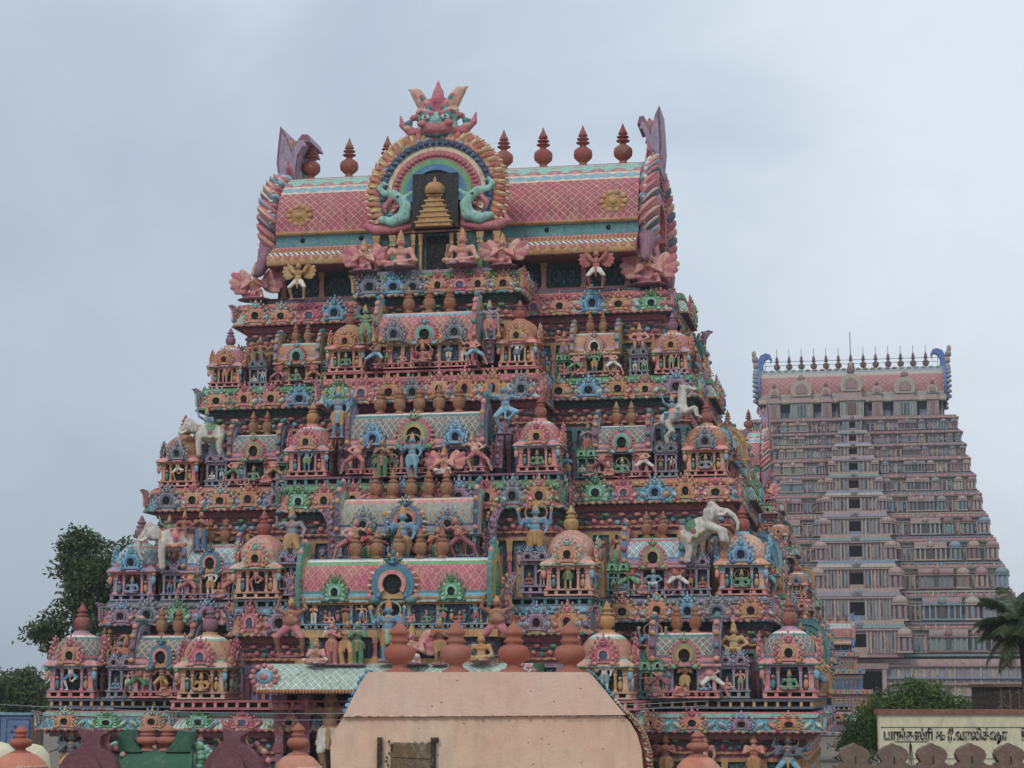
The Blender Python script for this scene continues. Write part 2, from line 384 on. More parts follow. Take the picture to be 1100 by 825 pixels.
def human(arms, legs, dz=0., cloth='dhoti', crown='tall', belly=0., tilt=(0, 0), bust=False, halo=0, wings=0, base=True, stout=1.0):
    f = SC_(); tx, ty = tilt; z = lambda v: v+dz
    C = lambda x, y, h: (x + tx*(h-.95), y + ty*(h-.95), z(h))
    f.e(C(0, 0, .95), (.18*stout, .14, .13), 'c'); f.e(C(0, -.01-belly*.5, 1.12), (.145*stout+belly, .12+belly, .16+belly*.4), 's')
    f.e(C(0, 0, 1.34), (.205*stout, .125, .15), 's')
    if bust:
        for sx in (-1, 1): f.e(C(sx*.075, -.10, 1.33), (.065, .06, .065), 'c')
    f.c(C(0, 0, 1.44), .07, C(0, 0, 1.54), .062, 's')
    hx, hy, hz = C(0, -.02, 1.64)
    f.e((hx, hy, hz), (.103, .112, .135), 's'); f.c((hx, hy-.105, hz+.02), .014, (hx, hy-.125, hz-.025), .02, 's')
    f.e((hx, hy-.098, hz-.065), (.03, .02, .012), 'h')
    for sx in (-1, 1):
        f.e((hx+sx*.042, hy-.100, hz+.02), (.022, .014, .013), 'k'); f.e((hx+sx*.11, hy+.01, hz-.02), (.022, .03, .055), 't')
    f.e((hx, hy+.035, hz+.035), (.115, .10, .125), 'k')
    if crown == 'tall': f.c((hx, hy+.01, hz+.10), .105, (hx, hy+.02, hz+.2), .085, 't'); f.c((hx, hy+.02, hz+.2), .085, (hx, hy+.02, hz+.38), .025, 't')
    elif crown == 'bun': f.e((hx, hy+.03, hz+.15), (.07, .07, .06), 'k'); f.c((hx, hy, hz+.11), .09, (hx, hy, hz+.13), .085, 't')
    elif crown == 'short': f.c((hx, hy, hz+.1), .112, (hx, hy+.01, hz+.2), .05, 't')
    f.e(C(0, -.04, 1.43), (.13, .10, .035), 't'); f.e(C(0, -.11, 1.30), (.05, .03, .06), 't'); f.e(C(0, 0, 1.01), (.19*stout, .15, .035), 't')
    for a in arms:
        sx = a[0]; up = a[3] if len(a) > 3 else 0
        sh = C(sx*.225, .0+up*.05, 1.41-up*.04)
        e = C(*a[1]); h = C(*a[2])
        f.e(sh, (.088, .085, .088), 's'); f.chain([sh, e], [.078, .062], 's'); f.chain([e, h], [.062, .042], 's'); hand(f, e, h)
        m = [(sh[i]*.45+e[i]*.55) for i in range(3)]; f.e(m, (.068, .068, .025), 't')
        m = [(h[i]*.9+e[i]*.1) for i in range(3)]; f.e(m, (.05, .05, .028), 't')
    for sx, kn, an in legs:
        hp = (sx*.10, 0, z(.92)); K = (kn[0], kn[1], z(kn[2])); A = (an[0], an[1], z(an[2]))
        f.c(hp, .135*stout, K, .092, 'c' if cloth != 'none' else 's')
        f.c(K, .088 if cloth != 'long' else .105, A, .055 if cloth != 'long' else .10, 'c' if cloth == 'long' else 's')
        f.c(A, .045, (A[0], A[1]-.02, A[2]-.03), .045, 's'); f.c((A[0]+sx*.01, A[1]+.02, A[2]-.05), .04, (A[0]+sx*.05, A[1]-.14, A[2]-.065), .03, 's')
        f.e(tuple(np.array(A)+[0, 0, .03]), (.058, .058, .025), 't')
    if cloth in ('dhoti', 'long') and dz == 0:
        zz = z(.70); f.c((0, -.12, z(.95)), .05, (0, -.13, z(.55)), .035, 'h')
        for sx in (-1, 1): f.c((sx*.2, 0, z(.97)), .03, (sx*.28, .02, z(.62)), .02, 'h')
    if halo:
        for k in range(14):
            a = R(-40+260*k/13); b = R(-40+260*(k+1)/13); r = .3*halo
            f.c((hx+r*math.cos(a), hy+.12, hz+r*math.sin(a)), .035, (hx+r*math.cos(b), hy+.12, hz+r*math.sin(b)), .035, 't' if k % 2 else 'h')
    if wings:
        for sx in (-1, 1):
            for k in range(5):
                a = R(62-21*k); L = wings*(.50-.05*abs(k-1)); o = np.array(C(sx*.14, .12, 1.28))
                d = np.array([sx*math.cos(a), .0, math.sin(a)])
                f.e(o + d*L*.55, (L*.52, .045, .105*wings), 'h' if k % 2 else 'w', rot3('Y', math.degrees(-a) if sx > 0 else math.degrees(a)+180))
    if base: f.e((0, 0, z(.0) if dz == 0 else 0.02), (.34, .2, .05), 'b')
    return f
LG = [(-1, (-.12, -.01, .52), (-.12, .02, .10)), (1, (.12, -.01, .52), (.12, .02, .10))]
LB = [(-1, (-.15, -.05, .52), (-.10, .02, .10)), (1, (.22, -.12, .54), (.20, 0, .10))]
XL = [(-1, (-.38, -.16, 1.00), (.08, -.26, .93)), (1, (.38, -.16, 1.02), (-.08, -.30, .99))]   # cross-legged
HG = [(-1, (-.16, -.34, .95), (-.16, -.36, .55)), (1, (.16, -.34, .95), (.2, -.36, .55))]
FIG = {}
def figs():
    F = FIG
    def add(n, f, vox=.03): F[n] = f.build('figure', vox)
    pray = [(-1, (-.30, -.10, 1.18), (-.03, -.26, 1.33)), (1, (.30, -.10, 1.18), (.03, -.26, 1.33))]
    add('pray', human(pray, LG)); add('praylong', human(pray, LG, cloth='long', crown='bun', bust=True))
    four = [(-1, (-.40, -.02, 1.25), (-.44, -.10, 1.55), 1), (1, (.40, -.02, 1.25), (.44, -.10, 1.55), 1),
            (-1, (-.32, -.03, 1.15), (-.26, -.26, 1.25)), (1, (.32, -.03, 1.13), (.30, -.18, .98))]
    f = human(four, LG, halo=1); f.e((-.45, -.12, 1.72), (.09, .03, .09), 't'); f.e((.45, -.12, 1.72), (.06, .05, .09), 'h'); add('four', f)
    club = [(-1, (-.42, 0, 1.30), (-.40, -.12, 1.56)), (1, (.38, -.02, 1.18), (.36, -.20, .98))]
    f = human(club, LB, halo=.0); f.c((.38, -.22, .95), .03, (.40, -.2, .1), .075, 'h'); f.e((.40, -.2, .12), (.12, .1, .12), 't'); add('club', f)
    f = human([(-1, (-.38, 0, 1.2), (-.30, -.15, 1.50)), (1, (.33, 0, 1.14), (.30, -.05, .90))], LB, cloth='long', crown='bun', bust=True, tilt=(.10, 0)); add('lady', f)
    f = human([(-1, (-.44, 0, 1.45), (-.36, -.05, 1.78)), (1, (.44, 0, 1.32), (.62, -.06, 1.5))], [(-1, (-.28, -.14, .66), (-.18, 0, .12)), (1, (.36, -.16, .80), (.12, -.14, .58))], tilt=(-.1, 0)); add('dance', f)
    f = human([(-1, (-.44, 0, 1.45), (-.36, -.05, 1.78), 1), (1, (.44, 0, 1.32), (.62, -.06, 1.5), 1), (-1, (-.45, -.05, 1.2), (-.62, -.1, 1.12)), (1, (.40, -.05, 1.16), (.52, -.12, .98)),
               (-1, (-.34, -.1, 1.1), (-.2, -.28, 1.2)), (1, (.30, -.08, 1.12), (.1, -.3, 1.12))], [(-1, (-.30, -.12, .62), (-.22, 0, .10)), (1, (.30, -.12, .62), (.22, 0, .1))], halo=1.1); add('manyarm', f)
    # squat figure braced sideways against a shrine, one arm up
    f = human([(-1, (-.42, -.05, 1.32), (-.46, -.1, 1.62)), (1, (.38, -.1, 1.22), (.16, -.28, 1.08))], [(-1, (-.34, -.2, .62), (-.20, 0, .1)), (1, (.46, -.12, .6), (.62, 0, .1))], cloth='shorts', crown='short', belly=.04, tilt=(-.28, 0), stout=1.1); add('brace', f)
    f = human([(-1, (-.40, -.05, 1.5), (-.30, -.02, 1.85)), (1, (.40, -.05, 1.5), (.30, -.02, 1.85))], [(-1, (-.34, -.2, .62), (-.32, 0, .1)), (1, (.34, -.2, .62), (.32, 0, .1))], cloth='shorts', crown='short', belly=.06, stout=1.15); add('atlas', f)
    # seated
    s1 = [(-1, (-.36, -.06, 1.16), (-.30, -.24, 1.36)), (1, (.34, -.06, 1.12), (.3, -.3, 1.02))]
    add('lotus', human(s1, XL, dz=-.80, base=False).e((0, -.08, .06), (.42, .3, .07), 'b')); add('lotuspray', human(pray, XL, dz=-.80, base=False).e((0, -.08, .06), (.42, .3, .07), 'b'))
    four2 = [(-1, (-.40, -.02, 1.25), (-.46, -.10, 1.50), 1), (1, (.40, -.02, 1.25), (.46, -.10, 1.50), 1)] + s1
    add('fourseat', human(four2, XL, dz=-.80, base=False, halo=1.15).e((0, -.08, .06), (.42, .3, .07), 'b'))
    f = human([(-1, (-.42, -.06, 1.18), (-.22, -.3, 1.04)), (1, (.42, -.08, 1.18), (.22, -.3, 1.04))], HG, dz=-.42, base=False); f.e((0, .05, .35), (.34, .26, .18), 'b'); f.e((0, .12, .12), (.36, .22, .16), 'b'); add('throne', f)
    kneel = [(-1, (-.22, -.30, .98), (-.2, .12, .87)), (1, (.2, -.32, 1.02), (.26, -.30, .88))]
    add('wingkneel', human(pray, kneel, dz=-.78, base=False, wings=1.35).e((0, -.05, .03), (.45, .35, .06), 'b'))
    add('wingup', human([(-1, (-.36, -.03, 1.6), (-.44, -.04, 1.92)), (1, (.36, -.03, 1.6), (.44, -.04, 1.92))], [(-1, (-.3, -.2, .6), (-.24, 0, .1)), (1, (.3, -.2, .6), (.24, 0, .1))], wings=1.3, crown='short'))
    f = human(s1, XL, dz=-.80, base=False, crown='none').e((0, -.08, .06), (.42, .3, .07), 'b')
    for k in range(5): f.e((-.3+.15*k, .06, 1.08-abs(k-2)*.05), (.07, .07, .08), 'h'); f.c((-.22+.11*k, .1, .8), .06, (-.3+.15*k, .06, 1.05-abs(k-2)*.05), .05, 'h')
    add('hooded', f)
    # rider and archer
    ride = [(-1, (-.26, -.30, .92), (-.28, -.2, .5)), (1, (.26, -.30, .92), (.28, -.2, .5))]
    add('rider', human([(-1, (-.34, -.1, 1.5), (-.42, -.1, 1.85)), (1, (.34, -.16, 1.2), (.22, -.4, 1.15))], ride, dz=-.85, base=False, tilt=(0, -.1)))
    # elephant facing -x
    def elephant(rear=0):
        e = SC_(); e.e((0, 0, 1.28), (.85, .48, .55), 's'); e.e((.45, 0, 1.2), (.5, .44, .5), 's'); e.e((.05, 0, 1.42), (.5, .50, .44), 'c'); e.e((.05, 0, 1.3), (.36, .515, .40), 'h')
        hd = SC_(); hd.e((-1.02, 0, 1.62), (.36, .30, .40), 's'); hd.e((-1.12, .12, 1.92), (.17, .14, .16), 's'); hd.e((-1.12, -.12, 1.92), (.17, .14, .16), 's')
        up = rear
        tr = [(-1.28, 0, 1.55), (-1.48, 0, 1.3), (-1.55, 0, .95), (-1.5, 0, .6), (-1.36, 0, .42)] if not up else [(-1.28, 0, 1.5), (-1.55, 0, 1.3), (-1.72, 0, 1.0), (-1.72, 0, .62), (-1.55, 0, .38)]
        hd.chain(tr, [.19, .15, .12, .09, .07], 's')
        for sy in (-1, 1):
            hd.e((-.86, sy*.36, 1.55), (.24, .06, .34), 's'); hd.chain([(-1.22, sy*.17, 1.32), (-1.42, sy*.2, 1.2), (-1.58, sy*.2, 1.28)], [.055, .045, .02], 'e')
            hd.e((-1.22, sy*.24, 1.68), (.04, .03, .035), 'k')
        hd.e((-1.15, 0, 1.85), (.22, .16, .12), 't'); hd.e((-1.36, 0, 1.42), (.10, .2, .05), 'c'); hd.e((-1.3, 0, 1.62), (.09, .12, .16), 'h')
        for q_ in range(7): e.e((-.35+.14*q_, -.46, .98+.03*math.sin(q_*2)), (.06, .06, .09), 't' if q_ % 2 else 'c'); e.e((-.35+.14*q_, .46, .98), (.06, .06, .09), 't' if q_ % 2 else 'c')
        e.e((-.62, 0, 1.3), (.05, .47, .5), 't'); e.e((.62, 0, 1.3), (.04, .47, .47), 't')
        bodyM = Matrix.Identity(4)
        if rear: bodyM = Matrix.Translation((.3, 0, .85)) @ Matrix.Rotation(R(30), 4, 'Y') @ Matrix.Translation((-.3, 0, -.85))
        up_ = SC_(); up_.p = e.p + hd.p; e = up_.moved(bodyM) if rear else up_
        for sy in (-1, 1):
            if rear: e.chain([(-.35, sy*.26, 1.55), (-.85, sy*.27, 1.35), (-.95, sy*.27, .95)], [.24, .17, .14], 's')
            else: e.chain([(-.5, sy*.27, 1.1), (-.54, sy*.28, .55), (-.5, sy*.28, .1)], [.24, .17, .16], 's')
            e.chain([(.6, sy*.27, 1.0), (.55, sy*.28, .5), (.66, sy*.28, .1)], [.28, .18, .16], 's')
            for q_ in (0,):
                if not rear: e.e((-.5, sy*.28, .28), (.18, .18, .035), 't')
                e.e((.6, sy*.28, .28), (.19, .19, .035), 't')
            for k in (0, 1, 2): e.e((.66-.14, sy*.28+(k-1)*.08, .06), (.04, .035, .04), 'e')
        e.chain([(.95, 0, 1.25), (1.08, 0, .9), (1.05, 0, .6)], [.05, .04, .06], 's'); return e
    F['elephant'] = elephant().build('elephant', .05); F['elephant_up'] = elephant(1).build('elephant', .05)
    # leaping horse facing +x
    h = SC_(); q = SC_(); q.e((0, 0, 1.15), (.62, .26, .30), 's'); q.e((.38, 0, 1.2), (.32, .25, .32), 's'); q.e((-.42, 0, 1.15), (.32, .26, .32), 's'); q.e((0, 0, 1.22), (.24, .275, .28), 'c')
    q.chain([(.5, 0, 1.35), (.8, 0, 1.75), (.92, 0, 2.0)], [.22, .15, .13], 's'); q.chain([(.92, 0, 2.0), (1.12, 0, 1.86), (1.3, 0, 1.68)], [.13, .105, .08], 's')
    q.chain([(.45, 0, 1.55), (.66, 0, 1.9), (.8, 0, 2.12)], [.07, .08, .06], 'k')
    for sy in (-1, 1):
        q.c((.84, sy*.07, 2.1), .04, (.86, sy*.08, 2.24), .015, 's'); q.chain([(.5, sy*.16, 1.0), (.95, sy*.17, .95), (.85, sy*.17, .6), (.95, sy*.17, .5)], [.13, .085, .055, .06], 's')
    h = q.moved(Matrix.Translation((-.4, 0, 1)) @ Matrix.Rotation(R(-28), 4, 'Y') @ Matrix.Translation((.4, 0, -1)))
    for sy in (-1, 1): h.chain([(-.42, sy*.17, .95), (-.22, sy*.18, .62), (-.5, sy*.18, .36), (-.42, sy*.18, .06)], [.18, .10, .06, .055], 's')
    h.chain([(-.78, 0, 1.0), (-1.05, 0, .9), (-1.15, 0, .5), (-1.1, 0, .25)], [.06, .09, .09, .03], 'k')
    F['horse'] = h.build('horse', .035)
    # demon-mask crest (horned face), used at the top of the gable arches; facing -y, 1 wide
    k = SC_(); k.e((0, 0, .30), (.36, .2, .30), 's'); k.e((0, -.12, .18), (.30, .16, .16), 'c'); k.e((0, -.2, .34), (.09, .1, .1), 's')
    for sx in (-1, 1):
        k.e((sx*.17, -.16, .43), (.12, .10, .12), 'h'); k.e((sx*.17, -.255, .42), (.03, .03, .03), 'k'); k.e((sx*.17, -.22, .42), (.075, .05, .06), 'b'); k.e((sx*.17, -.14, .56), (.14, .08, .05), 's', rot3('Y', sx*-15))
        k.chain([(sx*.28, 0, .12), (sx*.46, 0, .18), (sx*.62, 0, .34), (sx*.66, 0, .55)], [.12, .11, .07, .02], 'c')
        k.chain([(sx*.16, 0, .55), (sx*.26, 0, .8), (sx*.38, 0, 1.06), (sx*.52, 0, 1.16)], [.10, .14, .11, .02], 'w'); k.e((sx*.3, 0, .48), (.1, .08, .1), 's')
    k.chain([(0, 0, .55), (0, -.02, .84), (0, 0, 1.08), (0, 0, 1.32)], [.10, .15, .09, .02], 'c')
    k.chain([(-.2, -.1, .08), (0, -.14, .04), (.2, -.1, .08)], [.06, .07, .06], 'h')
    for sx in (-1, 1):
        for i in range(5):
            t = R(20+38*i); k.e((sx*(.40+.12*math.sin(t*1.3)), -.06, .12+.12*i), (.075, .07, .07), ('c', 'w', 'h')[i % 3]); k.e((sx*(.14+.03*i), -.12, .66+.07*i), (.045, .05, .055), ('h', 'c', 'w')[i % 3])
        k.c((sx*.08, -.22, .5), .045, (sx*.27, -.2, .58), .03, 'c'); k.e((sx*.24, -.24, .27), (.09, .06, .07), 'c')
    F['mask'] = k.build('crest', .028)
    # makara: water-beast with curled trunk, facing +x at the foot of an arch
    k = SC_(); k.chain([(.35, 0, .08), (.05, 0, .0), (-.25, 0, .14), (-.32, 0, .42), (-.2, 0, .62)], [.11, .17, .2, .17, .14], 's')
    k.chain([(-.2, 0, .62), (0, 0, .82), (.28, 0, .84), (.42, 0, 1.0), (.30, 0, 1.15), (.18, 0, 1.08)], [.15, .13, .10, .08, .06, .04], 's')
    k.e((-.12, -.12, .7), (.05, .05, .05), 'k'); k.chain([(-.3, 0, .7), (-.48, 0, .82), (-.5, 0, 1.0)], [.1, .07, .02], 's')
    for i in range(4): k.e((-.34+.1*i, -.1, .2-.04*i), (.05, .08, .07), 'h')
    k.chain([(.1, 0, .66), (.26, 0, .45), (.24, 0, .25)], [.08, .09, .03], 'c')
    F['makara'] = k.build('makara', .035)
figs()
# ---------------------------------------------------------------- ornaments shared by the towers
def pot_profile(h, w):
    r = w/2
    P = [(.85, 0), (.80, .05), (.46, .10), (.36, .15), (.62, .19), (.95, .26), (1, .34), (.93, .42), (.60, .48), (.34, .51), (.34, .56), (.68, .585), (.72, .605), (.34, .63), (.34, .655),
         (.62, .675), (.64, .695), (.3, .715), (.3, .735), (.5, .755), (.42, .80), (.2, .90), (.03, 1.0)]
    return [(a*r, b*h) for a, b in P]
def pot2(h, w):   # squat gilded pot for shrine ridges
    r = w/2
    P = [(.75, 0), (.8, .07), (.55, .1), (.55, .14), (.9, .20), (1, .30), (1, .42), (.85, .50), (.55, .54), (.78, .57), (.78, .61), (.45, .64), (.45, .68), (.68, .71), (.68, .75), (.4, .80), (.36, .86), (.2, .93), (.03, 1.0)]
    return [(a*r, b*h) for a, b in P]
ORN = {}
def horseshoe(r, a0=-38, a1=218, n=20, sx=1.0, cz=0.0):
    return [(r*sx*math.cos(R(a0+(a1-a0)*i/n)), cz + r*math.sin(R(a0+(a1-a0)*i/n))) for i in range(n+1)]
def arch_band(mb, r0, r1, y0, y1, mat, n=24, a0=-38, a1=218, sx=1.0, cz=0.0):
    """a raised ring segment between two radii, sticking out from y1 to y0"""
    A = horseshoe(r0, a0, a1, n, sx, cz); B = horseshoe(r1, a0, a1, n, sx, cz); vs = []; fs = []; uv = []
    for (ax, az), (bx, bz) in zip(A, B): vs += [(ax, y1, az), (ax, y0, az), (bx, y0, bz), (bx, y1, bz)]
    L = 0
    for i in range(n):
        b = i*4; l2 = L + (r0+r1)/2*R((a1-a0)/n)
        for k in range(3):
            fs.append((b+k, b+k+1, b+k+5, b+k+4)); v0, v1 = (0, r1-r0) if k == 1 else (0, .1)
            uv.append([(L, v0), (L, v1), (l2, v1), (l2, v0)])
        L = l2
    mb.add(vs, fs, mat, uv)
    for b in (0, n*4): mb.add(vs[b:b+4], [(0, 1, 2, 3)], mat)
def make_ornaments():
    O = ORN
    m = MB(); m.lathe(pot_profile(1, .40), 'a', n=16); O['finial'] = m.mesh('finial')
    m = MB(); m.lathe(pot2(1, .58), 'a', n=12); O['pot'] = m.mesh('pot_finial')
    # small window arch 1 wide, 1.25 high, base at z=0, projecting to -y
    m = MB()
    m.plate([(x, z+.42) for x, z in horseshoe(.40, -50, 230, 16)], -.16, .02, 'a')
    arch_band(m, .17, .27, -.24, -.1, 'b', 12, cz=.40); m.lathe([(.16, 0), (.12, .02)], 'k', n=10)
    m.M = Matrix.Translation((0, -.17, .40)) @ Matrix.Rotation(R(90), 4, 'X'); m.lathe([(.175, 0), (.17, .02)], 'k', n=12); m.M = Matrix()
    for i in range(9):
        a = R(-20+220*i/8); m.ball((.40*math.cos(a), -.12, .42+.40*math.sin(a)), (.085, .07, .085), 'a' if i % 2 else 'b')
    for s in (-1, 1):
        m.ball((s*.36, -.15, .10), (.13, .10, .10), 'b'); m.ball((s*.47, -.1, .2), (.07, .07, .09), 'a'); m.ball((s*.12, -.13, .93), (.06, .06, .09), 'c'); m.ball((s*.2, -.1, .82), (.09, .07, .07), 'c')
    for s in (-1, 1):
        m.ball((s*.5, -.1, .36), (.09, .07, .12), 'c'); m.ball((s*.54, -.1, .56), (.07, .06, .1), 'a'); m.ball((s*.46, -.09, .72), (.07, .06, .09), 'c'); m.ball((s*.34, -.09, .9), (.06, .06, .09), 'a'); m.ball((s*.22, -.09, 1.06), (.045, .05, .09), 'c'); m.ball((s*.55, -.1, .05), (.12, .08, .06), 'c')
    m.ball((0, -.15, .84), (.16, .13, .12), 'c'); m.ball((0, -.14, 1.02), (.09, .08, .10), 'a'); m.ball((0, -.1, 1.16), (.045, .04, .09), 'c')
    for s in (-1, 1): m.ball((s*.065, -.27, .87), (.03, .02, .03), 'k')
    O['arch'] = m.mesh('window_arch')
    # broad fan crest over a deity: ring bands, petals, curled feet; 2 wide
    m = MB(); cz = .78
    m.plate([(x, z+cz) for x, z in horseshoe(.80, -42, 222, 20)], -.12, .05, 'a')
    arch_band(m, .36, .52, -.3, -.1, 'b', 20, cz=cz); arch_band(m, .52, .64, -.24, -.1, 'c', 20, cz=cz); arch_band(m, .64, .78, -.2, -.1, 'd', 20, cz=cz)
    m.M = Matrix.Translation((0, -.13, cz)) @ Matrix.Rotation(R(90), 4, 'X'); m.lathe([(.37, 0), (.36, .02)], 'k', n=16); m.M = Matrix()
    for i in range(17):
        a = R(-34+248*i/16); m.ball((.86*math.cos(a), -.1, cz+.86*math.sin(a)), (.13, .07, .065), 'a' if i % 2 else 'e', rot=('Y', -a))
    for s in (-1, 1):
        m.ball((s*.66, -.2, .18), (.24, .14, .16), 'c'); m.ball((s*.86, -.16, .32), (.12, .1, .14), 'b'); m.ball((s*.5, -.22, .34), (.12, .1, .12), 'd'); m.ball((s*.92, -.1, .12), (.1, .08, .08), 'a')
    m.ball((0, -.2, 1.62), (.24, .17, .17), 'c'); m.ball((0, -.3, 1.56), (.12, .1, .08), 'd')
    for s in (-1, 1):
        m.ball((s*.1, -.34, 1.68), (.045, .03, .045), 'k'); m.ball((s*.26, -.16, 1.68), (.12, .08, .07), 'c'); m.ball((s*.16, -.14, 1.84), (.055, .05, .12), 'a')
    m.ball((0, -.14, 1.92), (.07, .06, .16), 'c'); O['fan'] = m.mesh('fan_arch')
    # curved horn fin (side scroll of a shrine)
    m = MB(); out = [(.25, 0), (.8, 0), (.85, .3), (.86, .8), (.9, 1.2), (1.1, 1.55), (1.32, 1.72), (1.02, 1.82), (.72, 1.7), (.5, 1.35), (.34, .85), (.1, .5)]
    m.plate(out, -.14, .14, 'carve/maroon/lilac/.25', 'b')
    for q in range(14): m.ball((.2+.06*math.sin(q*2.0)+.4*(q > 9)*(q-9)/4, -.1, .05+.125*q), (.12, .12, .09), 'mix/rose/teal/ochre/lilac/salmon')
    for i in range(6): m.ball((.55+.02*i, -.15, .2+.22*i), (.13, .06, .10), 'b' if i % 2 else 'a')
    O['fin'] = m.mesh('scroll_fin')
make_ornaments()
def row(u0, u1, step):
    n = max(1, round((u1-u0)/step)); return [u0 + (u1-u0)*(i+.5)/n for i in range(n)]
def cornice_prof(z, h=1.25, a='lat/mint/white/.34', band='rose', top='green', under='wine', lip='ochre', out=.62):
    o = out
    return [(0.0, z-.34, 'plum'), (.10, z-.34, under), (.12, z-.2, lip), (.22, z-.18, under), (.24, z-.05, 'navy'), (o-.06, z, lip), (o, z+.02, lip), (o+.01, z+.10, a), (o-.05, z+.30*h, a),
            (o-.16, z+.50*h, a), (o-.30, z+.64*h, band), (o-.30, z+.70*h, band), (o-.24, z+.72*h, top), (o-.24, z+.92*h, band), (o-.34, z+.94*h, band), (o-.36, z+h, 'slate'), (-.3, z+h, 'slate')]
def leaf_row(pts, z, mat, mat2, step=.34, r=.16):
    m = MB(); k = 0
    for (x0, y0), (x1, y1) in zip(pts, pts[1:]):
        L = math.hypot(x1-x0, y1-y0); n = int(L/step); dx, dy = (x1-x0)/L, (y1-y0)/L
        for i in range(n):
            t = (i+.5)/n; j = random.uniform(-.03, .03)
            m.ball((x0+(x1-x0)*t, y0+(y1-y0)*t, z+j+(.04 if i % 2 else -.03)), (r*(1 if abs(dx) > .5 else .5), r*(.5 if abs(dx) > .5 else 1), r*random.uniform(.6, .95)), mat if (i//3) % 3 else mat2, rot=('Y', random.uniform(-.5, .5)))
    return m
def balustrade(m, plan, z, h, rail='lilac', post='lilac', step=.42, back='dark'):
    """slotted plinth: bottom rail, short posts, top rail over a backing sheet painted dark as shade in the slots; plan = open polyline"""
    m.sweep(plan, [(-.4, z, back), (-.14, z, back), (-.14, z+h, back)], back, closed=False)
    m.sweep(plan, [(-.14, z, rail), (.04, z, rail), (.04, z+h*.22, rail), (-.14, z+h*.24, rail)], rail, closed=False)
    m.sweep(plan, [(-.14, z+h*.76, rail), (.06, z+h*.76, rail), (.08, z+h, rail), (-.5, z+h+.01, rail)], rail, closed=False)
    for (x0, y0), (x1, y1) in zip(plan, plan[1:]):
        L = math.hypot(x1-x0, y1-y0); n = max(1, int(L/step)); dx, dy = (x1-x0)/L, (y1-y0)/L; nx, ny = dy, -dx
        for i in range(n+1):
            t = min(max(i/n, .08/L), 1-.08/L)
            m.box((x0+(x1-x0)*t - nx*.05, y0+(y1-y0)*t - ny*.05, z+h*.5), (.14 if abs(dx) > .5 else .13, .13 if abs(dx) > .5 else .14, h*.54), post)
def pilaster(m, x, y, z0, z1, w, mat, cap, axis=0):
    h = z1-z0
    m.bar(x-w/2, x+w/2, y-w/2, y+w/2, z0, z0+h*.10, cap); m.bar(x-w*.36, x+w*.36, y-w*.36, y+w*.36, z0+h*.1, z0+h*.72, mat)
    m.bar(x-w*.5, x+w*.5, y-w*.5, y+w*.5, z0+h*.72, z0+h*.78, cap); m.bar(x-w*.4, x+w*.4, y-w*.4, y+w*.4, z0+h*.78, z0+h*.84, mat)
    m.box((x, y, z0+h*.92), (w*.9, w*.9, h*.16), cap, top=1.35)
SHR = {}
